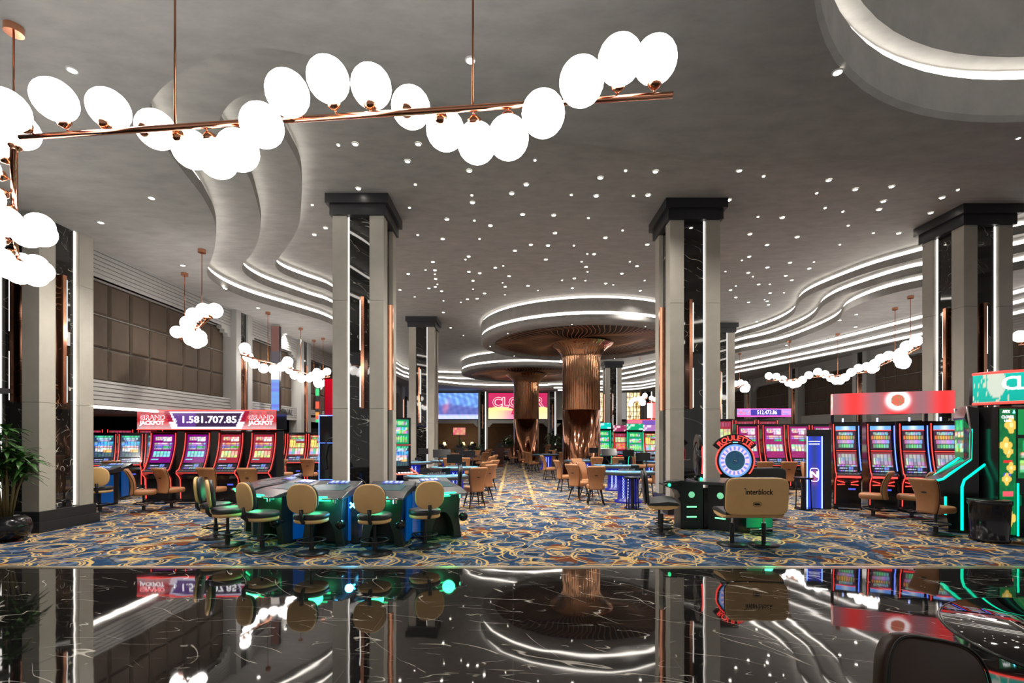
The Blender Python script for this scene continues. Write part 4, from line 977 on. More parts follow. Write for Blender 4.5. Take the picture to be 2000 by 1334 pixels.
def round_stool(label, loc, rz, group):
    """faces +Y; round tan back shell with a charcoal pad"""
    t = thing('casino_stool', label, 'stool', loc, rz, group)
    ol = outline_round(.44, .42)
    o = MB().slab([(x, z) for x, z in ol], -.045, .0).build('backrest', TANL, t, loc=(0, -.21, .60)); o.rotation_euler = (.10, 0, 0)
    o = MB().slab([(x * .98, z * .98 + .003) for x, z in ol], .0, .055).build('back_pad', DKLEATHER, t, loc=(0, -.21, .60)); o.rotation_euler = (.10, 0, 0)
    def seat(z0, z1, s, m, nm):
        ol2 = [(.235 * s * math.copysign(abs(math.cos(a)) ** .8, math.cos(a)), .22 * s * math.copysign(abs(math.sin(a)) ** .8, math.sin(a))) for a in [2 * PI * i / 36 for i in range(36)]]
        mb = MB(); mb.slab([(x, y) for x, y in ol2], z0, z1); mb.v = [(x, z, y) for x, y, z in mb.v]; return mb.build(nm, m, t)
    seat(.50, .575, 1.0, DKLEATHER, 'seat'); seat(.445, .505, .96, TANL, 'seat_shell')
    mb = MB(); mb.tube([(0, -.10, .47), (0, -.22, .47), (0, -.265, .52), (0, -.262, .66)], .028, 8); mb.build('back_bracket', BLACKM, t)
    pedestal(t, BLACKM, .46); return t
def leather_chair(label, loc, rz, group, legs=False, tall=1.0):
    """faces +Y; flared tan back with dark piping and a grip slot"""
    t = thing('casino_chair', label, 'chair', loc, rz, group)
    zs = .44; H = .50 * tall
    def prof(v): return .155 + .075 * v ** 1.3          # half width
    def bend(v): return -.20 - .10 * v ** 1.5 + .05 * math.sin(v * PI)
    n = 16; th = .07
    def ring(v):
        w_ = prof(v); y = bend(v); z = zs - .06 + (H + .06) * v
        return [(-w_, y - th / 2 + .01, z), (-w_ * .8, y - th / 2 - .012, z), (0, y - th / 2 - .02, z), (w_ * .8, y - th / 2 - .012, z), (w_, y - th / 2 + .01, z), (w_, y + th / 2, z), (w_ * .7, y + th / 2 + .006, z), (0, y + th / 2 - .012, z), (-w_ * .7, y + th / 2 + .006, z), (-w_, y + th / 2, z)]
    vs = []; m = 10
    for i in range(n + 1):
        r = ring(i / n); k = 1
        if i == n: r = [(x * .94, y, z + .0) for x, y, z in r]
        vs += r
    top = ring(1); vs += [(x * .86, (y - bend(1)) * .6 + bend(1), z + .022) for x, y, z in top]
    fs = [(i * m + k, i * m + (k + 1) % m, (i + 1) * m + (k + 1) % m, (i + 1) * m + k) for i in range(n + 1) for k in range(m)]
    fs += [tuple(range(m))[::-1], tuple((n + 1) * m + k for k in range(m))]
    mb = MB(); mb.smooth = True; mb.add(vs, fs); mb.build('backrest', TAN, t)
    mb = MB()
    for s in (-1, 1): mb.tube([(s * (prof(v) + .004), bend(v) + .012, zs - .06 + (H + .06) * v) for v in [i / 10 for i in range(11)]], .006, 5)
    mb.tube([(-prof(1), bend(1) + .0, zs + H + .012), (prof(1), bend(1) + .0, zs + H + .012)], .006, 5)
    mb.build('piping', PIPING, t)
    v = .62; yb = bend(v) - th / 2 - .022; z = zs - .06 + (H + .06) * v
    MB().prism([(.045 * math.cos(2 * PI * i / 20), z + .012 * math.sin(2 * PI * i / 20)) for i in range(20)], yb - .006, yb + .01, 'y').build('grip_slot', BLACKM, t)
    v = .84; yb = bend(v) - th / 2 - .02; z = zs - .06 + (H + .06) * v
    MB().prism([(-.010, z), (.010, z), (.010, z + .028), (0, z + .036), (-.010, z + .028)], yb - .006, yb + .01, 'y').build('emblem', mat('pale emblem', (.55, .5, .45), .4, .5), t)
    mb = MB(); ol = [(.225 * math.copysign(abs(math.cos(a)) ** .6, math.cos(a)), .22 * math.copysign(abs(math.sin(a)) ** .6, math.sin(a)) + .02) for a in [2 * PI * i / 32 for i in range(32)]]
    mb.slab(ol, zs - .06, zs + .05); mb.v = [(x, z_, y) for x, y, z_ in mb.v]; mb.build('seat', TAN, t)
    if legs:
        for sx in (-1, 1):
            for sy in (-1, 1): MB().tube([(sx * .12, sy * .12, zs - .05), (sx * .20, sy * .20, 0)], [.022, .014], 8).build('leg', BLACKM, t)
        mb = MB()
        for a, b in (((-1, -1), (1, -1)), ((1, -1), (1, 1)), ((1, 1), (-1, 1)), ((-1, 1), (-1, -1))): mb.tube([(a[0] * .18, a[1] * .18, .11), (b[0] * .18, b[1] * .18, .11)], .009, 6)
        mb.build('stretcher', BLACKM, t)
    else: pedestal(t, BLACKM, zs - .05)
    return t
def bench(label, loc, rz, front=TANL, writing=False, w=.92, back=TANL):
    """two-seat bench facing +Y"""
    t = thing('bench_seat', label, 'bench', loc, rz)
    ol = [(w / 2 * math.copysign(abs(math.cos(a)) ** .22, math.cos(a)), .26 + .26 * math.copysign(abs(math.sin(a)) ** .3, math.sin(a)) + .02 * math.sin(a) * (1 - math.cos(a) ** 2)) for a in [2 * PI * (i + .5) / 64 for i in range(64)]]
    o = MB().slab(ol, -.03, .005).build('backrest', back, t, loc=(0, -.26, .52)); o.rotation_euler = (.08, 0, 0)
    if writing:
        text('interblock', .115, 'lettering', mat('black print', (.01, .01, .01), .6), o, (.02, -.033, .33), width=.40, ext=.001, bold=.0015)
        MB().prism([(-.20, .385), (-.175, .395), (-.18, .37)], -.034, -.030, 'y').build('emblem', mat('black print', (.01, .01, .01)), o)
        MB().prism([(.035 * math.cos(2 * PI * i / 20) * 1.3, .15 + .016 * math.sin(2 * PI * i / 20)) for i in range(20)], -.034, -.03, 'y').build('grip_slot', BLACKM, o)
        MB().tube([(.058 * math.copysign(abs(math.cos(a)) ** .5, math.cos(a)), -.033, .15 + .032 * math.copysign(abs(math.sin(a)) ** .5, math.sin(a))) for a in [2 * PI * i / 24 for i in range(24)]], .004, 5, closed=True).build('grip_rim', mat('bronze rim', (.3, .2, .1), .4, .5), o)
    o = MB().slab([(x * 1.0, z * 1.0) for x, z in ol], .005, .06).build('back_pad', DKLEATHER, t, loc=(0, -.26, .52)); o.rotation_euler = (.08, 0, 0)
    prof = [(-.24, .50), (-.22, .535), (-.1, .55), (.1, .575), (.24, .56), (.29, .52), (.26, .50), (.1, .505), (-.1, .49)]
    MB().prism(prof, -w / 2 + .02, w / 2 - .02, 'x').build('seat', DKLEATHER, t, .012)
    prof = [(-.24, .495), (.1, .50), (.28, .51), (.24, .46), (.1, .43), (-.1, .43), (-.22, .46)]
    MB().prism(prof, -w / 2 + .03, w / 2 - .03, 'x').build('seat_shell', TANL, t, .012)
    for s in (-1, 1):
        mb = MB(); mb.cyl((s * .24, 0), .032, .02, .34, 14); mb.build('pole', BLACKM, t)
        MB().cyl((s * .24, 0), .016, .34, .45, 12).build('chrome_pole', CHROME, t)
        MB().lathe([(0, 0), (.22, 0), (.225, .012), (.1, .028), (0, .03)], (s * .24, 0), 28).build('base', BLACKM, t)
        mb = MB(); mb.tube([(s * .24 + .17 * math.cos(2 * PI * i / 24), .05 + .16 * math.sin(2 * PI * i / 24), .16) for i in range(24)], .010, 6, closed=True); mb.build('foot_ring', BLACKM, t)
    return t

# ------------------------------------------------------------------ near left table-game terminals
GSCR = art((.02, .03, .04), [(.62, .86, .15, .85, (.25, .4, .75), .6, 5, 2), (.3, .45, .08, .92, (.75, .75, .8), .5, 10, 1)], 21)
def terminal(label, loc, rz, group, blue=True):
    """player faces +Y from its front side (-Y)"""
    t = thing('gaming_terminal', label, 'gaming terminal', loc, rz, group)
    W = .33; vs = []
    arch = [(-W, 0), (-.19, 0)] + [(-.19 + .0 + .19 * (1 - math.cos(a)), .02 + .42 * math.sin(a)) for a in [PI * i / 14 for i in range(15)]] + [(.19, 0), (W, 0), (W - .05, .35), (W - .02, .74), (-W + .02, .74), (-W + .05, .35)]
    MB().prism(arch, -.16, .12, 'y').build('pedestal', mat('dark green-grey shell', (.022, .030, .027), .3), t, .01)
    MB().box(-W + .03, W - .03, .12, .62, 0, .78).build('rear_body', BLACKM, t, .02)
    for s in (-1, 1): MB().box(s * W - .012 if s > 0 else -W - .012, s * W + .012, .02, .42, .05, .74).build('side_light', mat('dim blue panel', (.0, .05, .2), .4, emit=(.0, .12, .5), es=.3), t) if blue else None
    top = [(-.36, .73), (-.34, .76), (-.05, .83), (.40, .88), (.62, .93), (.64, .90), (.60, .80), (-.05, .74)]
    MB().prism(top, -W - .03, W + .03, 'x').build('top', mat('grey console', (.07, .075, .085), .25, .2), t, .012)
    MB().grid(lambda u, v: (-.25 + .5 * u, .0 + .40 * v, .840 + .05 * v), 18, 12, lambda u, v: (.01, .05 + .03 * hn(int(u * 6), int(v * 4)), .08)).build('touch_screen', SCREEN, t)
    MB().grid(lambda u, v: (-.17 + .34 * u, .45 + .14 * v, .903 + .03 * v), 14, 5, lambda u, v: (.5, .65, 1) if (u * 4 % 1 > .3 and v > .3) else (.04, .08, .45)).build('display', SCREEN, t)
    MB().tube([(-.14, -.355, .765), (.14, -.355, .765)], .020, 8).build('green_light', GREENL, t)
    MB().tube([(-.12, -.17, .70), (.12, -.17, .70)], .012, 6).build('green_light', GREENL, t)
    mb = MB(); mb.tube([(-.3, -.365, .75), (.3, -.365, .75)], .012, 8); mb.cyl((.24, -.33), .03, .68, .745, 12); mb.build('arm_rail', CHROME, t)
    mb = MB()
    for k in range(5): mb.cyl((-.16 + .08 * k, .43), .018, .885, .90, 10)
    mb.build('button_row', CHROME, t)
    MB().ball((.31, -.28, .36), .075, 20).build('side_ball', BLKPL, t)
    MB().tube([(.31, -.28, .36), (.28, -.10, .36)], .018, 8).build('ball_arm', BLACKM, t)
    return t
g = 'gaming terminals in front of the near left column'
TT = [(-2.88, 7.45, 0), (-1.98, 7.42, 0), (-1.22, 7.98, -.5), (-3.76, 7.72, .5), (-4.45, 8.42, .85), (-4.80, 9.35, 1.2)]
TL = ['gaming terminal behind the fourth tan stool, left of the cyan cross light', 'gaming terminal facing the floor right of the cyan cross light', 'gaming terminal at the aisle end of the group', 'gaming terminal behind the third tan stool', 'gaming terminal behind the second tan stool', 'gaming terminal at the slot machine end of the group']
tp = terminal(TL[0], (TT[0][0], TT[0][1], 0), TT[0][2], g)
for (x, y, a), l in list(zip(TT, TL))[1:]: put(tp, (x, y, 0), -a if False else (-a), l, g)
lp = bpy.data.lights.new('green_glow', 'POINT'); lp.energy = 4.5; lp.color = (.05, 1, .35); lp.shadow_soft_size = .1
for (x, y, a) in TT:
    o = bpy.data.objects.new('green_glow', lp); COL.objects.link(o); o.location = (x + math.sin(-a) * .42, y - math.cos(a) * .42, .70)
t = thing('cross_light', 'glowing cyan cross lamp between two gaming terminals', 'lamp', (-2.45, 7.35, .62))
mb = MB()
for a in (PI / 4, -PI / 4): mb.tube([(-.055 * math.cos(a), 0, -.055 * math.sin(a)), (.055 * math.cos(a), 0, .055 * math.sin(a))], .014, 8)
mb.build('cross', CYANL, t); MB().box(-.055, .055, .10, .30, -.60, .12).build('housing', BLKPL, t)
lp = bpy.data.lights.new('cyan_glow', 'POINT'); lp.energy = 8; lp.color = (.1, .6, 1); lp.shadow_soft_size = .06
o = bpy.data.objects.new('cyan_glow', lp); COL.objects.link(o); o.location = (-2.45, 7.2, .6)
for x, l in ((-2.45, 'black ball weight'), (-1.73, 'black ball weight')):
    pass
g = 'tan stools around the near left gaming terminals'
ST = [(-4.91, 7.95, -1.15), (-4.40, 7.42, -.95), (-3.68, 7.06, -.62), (-2.88, 6.88, -.12), (-1.97, 6.86, 0), (-1.34, 7.30, .48)]
SL = ['tan round-backed stool at the far left end of the row, nearest the slot machines', 'second tan round-backed stool from the slot machines, turned in profile', 'third tan round-backed stool, seen three-quarter from behind', 'tan round-backed stool seen from behind, left of the cyan cross light', 'tan round-backed stool seen squarely from behind, right of the cyan cross light', 'tan round-backed stool at the aisle end of the terminal group']
sp = round_stool(SL[0], (*ST[0][:2], 0), ST[0][2], g)
for (x, y, a), l in list(zip(ST, SL))[1:]: put(sp, (x, y, 0), a, l, g)
# second terminal group deep left
g2 = 'terminals and stools beside the left wall pillar'
put(tp, (-10.15, 11.4, 0), 0, 'low dark gaming table with green lights beside the left pillar', g2)
put(tp, (-10.9, 12.9, 0), .3, 'dark gaming terminal behind the brown-backed stool by the pillar', g2)
put(sp, (-9.1, 10.6, 0), .5, 'brown round-backed stool just right of the left pillar', g2)

# ------------------------------------------------------------------ roulette machine
def roulette():
    t = thing('roulette_console', 'black roulette console with green lamps and slots right of the aisle', 'roulette machine', (3.95, 8.75, 0), 0)
    def facet(cx, cyy, rz, w, nm):
        o = bpy.data.objects.new(nm, None); COL.objects.link(o); o.parent = t; o.location = (cx, cyy, 0); o.rotation_euler = (0, 0, rz)
        return o
    # profile side panels: waisted black cheek with a round lamp and two slots
    def cheek(cx, cyy, rz, nm, flip=1):
        pts = [(-.20 * flip, 0), (.22 * flip, 0), (.22 * flip, .86), (.05 * flip, .84), (-.18 * flip, .88), (-.48 * flip, .82), (-.50 * flip, .79), (-.26 * flip, .70), (-.20 * flip, .60)]
        o = MB().prism(pts, -.02, .30, 'y').build('side_panel', mat('graphite panel', (.022, .023, .026), .3), t, .01, loc=(cx, cyy, 0)); o.rotation_euler = (0, 0, rz)
        mb = MB(); mb.lathe([(0, 0), (.055, 0), (.058, -.012), (0, -.012)], (0, 0), 20); mb.v = [(x, z - .012, y + .62) for x, y, z in mb.v]; mb.build('round_lamp', mat('pale green lamp', (.2, .6, .35), .4, emit=(.2, .65, .35), es=.9), o)
        for z in (.40, .22): MB().box(-.09, .09, -.028, -.018, z - .012, z + .012).build('light_slot', mat('green slot light', (.1, .8, .4), .4, emit=(.25, 1.0, .45), es=1.6), o)
        return o
    cheek(-.72, -.02, .05, 'a'); cheek(-.26, -.20, -.75, 'b', -1)
    MB().prism([(-.62, .1), (-.30, -.15), (-.05, -.42), (.5, -.5), (.62, .2), (.2, .7), (-.5, .55)], 0, .74, 'z').build('core', BLKPL, t)
    MB().prism([(-.62, .0), (-.30, -.22), (.0, -.55), (.55, -.6), (.72, .2), (.2, .78), (-.58, .62)], .80, .86, 'z').build('top', mat('grey console', (.07, .075, .085)), t, .012)
    MB().grid(lambda u, v: (.02 + .46 * u, -.56 + .03 * u, .12 + .56 * v), 8, 12, lambda u, v: (.0, .10 + .10 * (1 - abs(u - .5) * 2), .045)).build('green_front', SCREEN, t)
    MB().grid(lambda u, v: (.04 + .38 * u, -.48 + .3 * v, .865 + .02 * v), 10, 8, lambda u, v: (.1, .3, .7) if hn(int(u * 5), int(v * 3)) > .5 else (.02, .05, .1)).build('touch_screen', SCREEN, t)
    for p in ((-1.14, -.1, .80), (-.10, -.50, .86), (-.02, -.55, .76), (-.45, .2, .88)):
        MB().ball(p, .03, 12).build('green_lamp', GREENL, t)
    mb = MB(); mb.tube([(-1.24, -.08, .85), (-1.0, -.08, .85)], .02, 8); mb.tube([(-1.2, -.1, .80), (-.9, -.06, .80)], .012, 8); mb.build('arm_rail', mat('dark chrome', (.1, .1, .1), .2, .8), t)
    mb = MB(); mb.tube([(.05, -.63, .10), (.52, -.63, .12)], .014, 8); mb.build('foot_bar', CHROME, t)
    return t
RC_ = roulette()
def wheel(label, loc, rz, sign=True):
    t = bpy.data.objects.new('roulette_wheel', None); COL.objects.link(t); t.parent = RC_; t['label'] = label; R = .30
    t.location = (loc[0] - 3.95, loc[1] - 8.75, loc[2]); t.rotation_euler = (0, 0, rz)
    mb = MB().lathe([(0, .06), (.2, .08), (.30, .05), (.335, .0), (.33, -.02), (.30, -.025), (.30, 0), (0, 0)], (0, 0), 48); mb.v = [(x, z, y) for x, y, z in mb.v]
    mb.build('housing', BLKPL, t)
    def wf(u, v):
        r = v; a = u * 2 * PI
        if r > .90: return (.12, .3, .7)
        if r > .84: return (.4, .5, .7)
        if r > .66: return (.85, .55, .62) if int(u * 74) % 4 < 2 else (.18, .22, .75)
        if r > .59: return (.5, .6, .9)
        return (.01, .035 + .03 * hn(int(u * 9), int(v * 4)), .09)
    mb = MB().grid(lambda u, v: (R * v * math.cos(u * 2 * PI), -.004, R * v * math.sin(u * 2 * PI)), 148, 24, wf); mb.build('wheel_face', SCREEN, t)
    mb = MB().lathe([(0, 0), (.03, .0), (.02, .03), (0, .035)], (0, 0), 16); mb.v = [(x, -z - .005, y) for x, y, z in mb.v]; mb.build('hub', CHROME, t)
    mb = MB()
    for a0, a1 in ((-.75, 1.15), (2.0, 3.9)): mb.tube([(.345 * math.cos(a0 + (a1 - a0) * i / 20), -.01, .345 * math.sin(a0 + (a1 - a0) * i / 20)) for i in range(21)], .012, 6)
    mb.build('red_light', RED, t)
    mb = MB(); mb.prism([((.345 + .135 * k) * math.cos(a) if True else 0, (.345 + .135 * k) * math.sin(a)) for k, aa in ((0, range(15)), (1, range(14, -1, -1))) for a in [PI / 2 - .95 + 1.9 * i / 14 for i in aa]], .0, .05, 'y'); mb.build('crest', BLKPL, t)
    if sign: text('ROULETTE', .13, 'lettering', RED, t, (0, -.012, .41), width=.68, arc=.41, bold=.001)
    MB().prism([(-.05, .315), (.05, .315), (.035, .335), (-.035, .335)], -.02, 0, 'y').build('pointer_light', CYANL, t)
    mb = MB(); mb.tube([(0, .05, -.30), (0, .05, loc[2] * -1 + .86)], .04, 10); mb.build('stand', BLACKM, t)
    return t
wheel('round roulette wheel facing the camera under the red ROULETTE lettering', (4.02, 8.72, 1.235), -.0)
wheel('second roulette wheel seen nearly edge-on in front of the column', (3.46, 8.95, 1.24), 1.35, False)
bench('tan two-seat bench with interblock lettering on its back', (3.62, 7.42, 0), -.03, writing=True)
bench('charcoal two-seat bench in side view left of the roulette console', (2.62, 8.55, 0), -1.80, back=DKLEATHER)
bench('dark two-seat bench behind the interblock one', (4.90, 9.75, 0), .15, back=DKLEATHER)
bench('dark charcoal two-seat bench by the nearest left poker table', (-1.35, 9.75, 0), 1.68, back=DKLEATHER)
lp = bpy.data.lights.new('green_glow', 'POINT'); lp.energy = 4.5; lp.color = (.05, 1, .45); lp.shadow_soft_size = .1
for p in ((4.2, 7.95, .45),):
    o = bpy.data.objects.new('green_glow', lp); COL.objects.link(o); o.location = p

# ------------------------------------------------------------------ chairs at the slot banks
g = 'brown chairs at the left slot machines'
cp = leather_chair('brown leather chair nearest the pillar, turned towards the aisle', (-8.25, 10.75, 0), -.95, g)
for x, y, a, l in ((-7.95, 11.2, -.35, 'brown leather chair before the second jackpot machine'), (-7.05, 11.35, -.1, 'brown leather chair before the third jackpot machine, behind the tan stools'), (-6.1, 11.3, .0, 'brown leather chair before the last jackpot machine'),
                   (-12.1, 14.6, .5, 'dim brown chair in front of the blue-screened machines in the alcove'), (-7.65, 16.1, -.4, 'brown chair behind the pink light panel'), (-7.5, 15.2, 2.2, 'brown chair turned sideways by the gold-screened machines'), (-6.75, 16.0, .1, 'brown chair before the gold-screened machine by the blue-edged cabinet')):
    put(cp, (x, y, 0), a, l, g)
g = 'tan chairs at the right slot machines'
for x, y, a, l in ((7.52, 10.05, .8, 'tan chair at the first red and blue lit slot machine'), (8.16, 9.85, .8, 'tan chair at the second red and blue lit slot machine'), (8.85, 9.70, .75, 'tan chair at the column end of the red and blue lit bank'), (7.22, 8.22, -1.35, 'tan chair in profile facing the green outlined slot machine'),
                   (9.75, 9.3, -1.2, 'tan chair half hidden behind the green outlined machine'),
                   (X(1487, 14.2), 14.2, -.1, 'brown chair at the first magenta screen clear of the wheel'), (X(1533, 14.2), 14.2, -.1, 'brown chair at the second magenta screen clear of the wheel'), (X(1581, 13.4), 13.4, 2.6, 'brown chair turned to the room beside the blue lit totem'), (X(1585, 14.6), 14.6, 0, 'brown chair behind the one turned to the room by the totem')):
    put(cp, (x, y, 0), a, l, g)

# ------------------------------------------------------------------ poker tables with blue felt
def poker_table(label, loc, rz, group, w=1.5, d=1.0, mon=True):
    """player side is -Y"""
    t = thing('poker_table', label, 'table', loc, rz, group)
    ol = [(w / 2 * math.cos(a) * (1.0), d * (-.72) * max(0, math.sin(a)) ** .8 if math.sin(a) > 0 else 0.0) for a in [PI * i / 30 for i in range(31)]]
    ol = [(x, y + d * .30) for x, y in ol] + [(-w / 2, d * .42), (w / 2, d * .42)]
    sc = lambda k, z: [(x * k, (y + .05) * k - .05) for x, y in ol]
    MB().prism(sc(.90, 0), .765, .785, 'z').build('felt_top', FELT, t)
    MB().prism(sc(1.0, 0), .70, .775, 'z').build('rail', mat('dark grey rail', (.055, .06, .07), .4), t, .015)
    mb = MB(); mb.lathe([(0, 0), (.34, 0), (.34, .05), (.27, .07), (.25, .4), (.30, .70), (0, .70)], (0, .0), 28); mb.build('pedestal', mat('navy pedestal', (.006, .01, .08), .3, emit=(.01, .02, .5), es=.5), t)
    mb = MB()
    for cxx in (-.14, -.02, .10):
        for s in (-1, 1):
            P_ = []
            for i in range(41):
                z = .10 + .55 * i / 40; x = cxx + s * .020 * math.sin(z * 42); r = .262 + .04 * (z / .7) ** 2; th = x / r - .05
                P_.append((r * math.sin(th), -r * math.cos(th) - .004, z))
            mb.tube(P_, .0045, 4)
    mb.build('wave_lights', WAVE, t)
    mb = MB(); mb.box(-.22, .22, d * .18, d * .30, .785, .80)
    for k in range(9): mb.cyl((-.19 + .047 * k, d * .24), .019, .80, .825 + .01 * (k % 3), 8)
    mb.build('chip_tray', mat('chip tray', (.3, .3, .32), .3, .5), t)
    for i in range(5):
        mb = MB(); a = PI * (.18 + .16 * i); x, y = w * .33 * math.cos(a), -d * .30 * math.sin(a) + d * .05
        mb.tube([(x + .05 * math.cos(2 * PI * k / 14), y + .035 * math.sin(2 * PI * k / 14), .788) for k in range(14)], .004, 4, closed=True)
        mb.build('bet_mark', mat('white felt print', (.7, .75, .8), .8), t)
    if mon:
        mb = MB(); mb.tube([(w * .34, d * .36, .72), (w * .36, d * .36, 1.0), (w * .30, d * .34, 1.12)], .016, 8); mb.build('monitor_arm', BLACKM, t)
        mb = MB(); mb.box(w * .30 - .20, w * .30 + .16, d * .33 - .02, d * .33 + .02, 1.05, 1.26); mb.build('monitor', BLKPL, t, .008)
        MB().box(w * .08, w * .22, d * .30, d * .38, .79, .93).build('card_shoe', BLKPL, t, .006)
    return t
g = 'blue felt poker tables'
tb = poker_table('blue felt poker table nearest the camera, left of the aisle', (-1.72, 10.95, 0), .25, g)
PT = [(-1.72, 14.2, .1, 'second blue felt poker table left of the aisle'), (-2.45, 18.4, .15, 'third blue felt poker table left of the aisle'), (-3.6, 17.2, .3, 'poker table beside the second left column'), (-2.55, 24.0, 0, 'fourth poker table left of the aisle, before the plants'),
      (2.95, 12.35, -.1, 'blue felt poker table nearest the camera, right of the aisle'), (3.25, 15.2, -.1, 'second poker table right of the aisle, with the dealer screen'), (2.75, 18.6, 0, 'third poker table right of the aisle, before the big copper column'), (1.75, 25.2, 0, 'fourth poker table right of the aisle, left of the big copper column'),
      (5.6, 17.6, 0, 'poker table between the copper column and the near right column'), (4.9, 13.3, -.6, 'poker table glimpsed at the left edge of the near right column'), (-.9, 30.5, 0, 'far poker table left of the dark aisle kiosk'), (6.0, 20.9, 0, 'far poker table before the distant green slot machines'), (3.4, 29, 0, 'far poker table between the two copper columns'), (-4.9, 29.5, 0, 'far poker table before the wide blue screen'), (-3.2, 33.5, 0, 'farthest table below the wide blue screen')]
for x, y, a, l in PT: put(tb, (x, y, 0), a, l, g)
g = 'tan poker chairs'
pc = leather_chair('tan poker chair at the aisle end of the nearest left table, seen from behind', (-.92, 11.45, 0), .45, g, legs=True)
PC = [(-.80, 12.6, .9, 'tan poker chair right behind the one nearest the left side of the aisle'), (-.98, 14.0, .9, 'tan chair at the aisle corner of the second left poker table'), (-.80, 15.0, 1.0, 'tan chair pushed to the aisle side of the second left table'),
      (-1.72, 17.1, 0, 'tan poker chair seen squarely from behind at the third left table'), (-2.22, 16.9, .1, 'tan poker chair half behind a dealer screen at the third left table'), (-1.05, 17.9, 1.2, 'tan chair at the aisle end of the third left table'), (-.98, 19.4, 1.2, 'tan chair standing in the aisle edge beyond the third left table'),
      (-1.55, 23.3, .9, 'tan chair at the aisle end of the fourth left table'), (-3.5, 22.6, 0, 'tan chair with its back to the room at the fourth left table'), (-2.7, 22.4, 0, 'tan chair next to the wooden kiosk on the left'), (-2.1, 26.6, 2.8, 'tan chair facing the room across the fourth left table'), (-2.8, 27.0, 3.0, 'tan chair facing the room before the plants'),
      (2.05, 11.95, -.1, 'tan poker chair seen from behind at the nearest right table'), (1.75, 12.75, -.85, 'tan poker chair turned three-quarter at the nearest right table'), (2.15, 13.5, -2.2, 'tan poker chair facing the aisle at the far side of the nearest right table'), (1.62, 14.95, -1.35, 'tan poker chair in profile at the second right table'), (2.25, 15.7, -2.6, 'tan chair facing the room at the corner of the second right table'),
      (3.85, 13.6, .9, 'tan chair at the far end of the nearest right table, beside the charcoal bench'), (1.42, 18.9, -1.4, 'tan poker chair in profile, first beside the right yellow aisle line'), (3.0, 17.5, 0, 'tan chair seen from behind before the copper column, left one of the pair'), (3.75, 17.5, 0, 'tan chair seen from behind before the copper column, right one of the pair'),
      (.85, 24.0, -1.2, 'tan chair at the aisle corner of the fourth right table'), (1.0, 23.0, -1.2, 'tan chair in profile nearer along the right edge of the aisle'), (.55, 26.3, -1.4, 'tan chair farther along the right edge of the aisle'), (.0, 29.0, -1.2, 'small far tan chair right of the dark kiosk'), (2.2, 26.7, 3.1, 'tan chair facing the room across the fourth right table'), (3.0, 26.4, 3.0, 'second tan chair facing the room across the fourth right table'), (2.4, 23.4, .1, 'tan chair seen from behind at the fourth right table'),
      (-1.65, 26.3, 1.2, 'far tan chair at the left edge of the aisle'), (-1.6, 29.4, .5, 'far tan chair at the table left of the kiosk'), (-.3, 31.8, -2.8, 'far tan chair facing the room by the second copper column'), (4.7, 28.3, 0, 'far tan chair between the copper columns, aisle side'), (3.9, 27.9, 0, 'far tan chair between the copper columns, middle'), (-5.2, 28.4, 0, 'far tan chair below the wide blue screen'), (-4.5, 28.4, 0, 'second far tan chair below the wide blue screen'), (-3.4, 32.6, 0, 'farthest tan chair below the wide blue screen'), (6.7, 20.0, -.2, 'far tan chair before the distant green machine')]
for x, y, a, l in PC: put(pc, (x, y, 0), a, l, g)
g = 'tall brown bar-height chairs'
tc = leather_chair('tall brown chair between the left columns, left one of the pair', (-3.55, 14.9, 0), -1.2, g, tall=1.15)
tc.scale = (1.18,) * 3
for x, y, a, l in ((-2.85, 13.9, -1.3, 'tall brown chair between the left columns, right one of the pair'), (5.05, 19.2, -1.9, 'tall brown chair before the distant machines, left one of the pair'), (5.6, 19.6, 1.4, 'tall brown chair before the distant machines, right one of the pair'), (4.3, 25.6, -1.3, 'tall brown chair far back beside the copper column'), (6.0, 26.2, 1.3, 'tall brown chair far back before the red-lit machine'), (2.0, 31, 1.0, 'tall brown chair far back between the copper columns')):
    put(tc, (x, y, 0), a, l, g)
# kiosks, dealer screen stand, side tables
def kiosk(label, loc, w=.5, h=1.15):
    t = thing('kiosk', label, 'kiosk', loc)
    MB().box(-w / 2, w / 2, -w / 2, w / 2, .0, h).build('cabinet', mat('dark mahogany', (.045, .012, .008), .25), t, .01)
    MB().box(-w / 2 - .02, w / 2 + .02, -w / 2 - .02, w / 2 + .02, h, h + .03).build('top', BLKPL, t)
    MB().box(-w / 2 - .015, w / 2 + .015, -w / 2 - .015, w / 2 + .015, 0, .14).build('plinth', mat('copper brown plinth', (.25, .09, .05), .3, .5), t)
    MB().box(-.12, .12, -.02, .02, h + .03, h + .22).build('monitor', BLKPL, t)
kiosk('dark mahogany kiosk standing in the aisle beyond the tables', (X(975, 27.5), 27.5, 0), .52, 1.12)
kiosk('mahogany cabinet left of the aisle before the plants', (X(897, 24.8), 24.8, 0), .42, 1.0)
def dealer_screen(label, loc, rz):
    t = thing('dealer_screen', label, 'monitor', loc, rz)
    mb = MB(); mb.cyl((0, 0), .12, 0, .015, 20); mb.tube([(0, 0, .01), (0, 0, .10), (-.10, .02, .22), (-.02, 0, .34)], .015, 8); mb.build('stand', BLACKM, t)
    o = MB().box(-.26, .26, -.02, .02, -.13, .13).build('monitor', BLKPL, t, .01, loc=(0, 0, .40)); o.rotation_euler = (-.5, 0, 0)
dealer_screen('black dealer screen tilted on its stand at the second right poker table', (3.05, 15.3, .785), .1)
dealer_screen('black dealer screen on the second left poker table', (-2.1, 14.2, .785), .2)
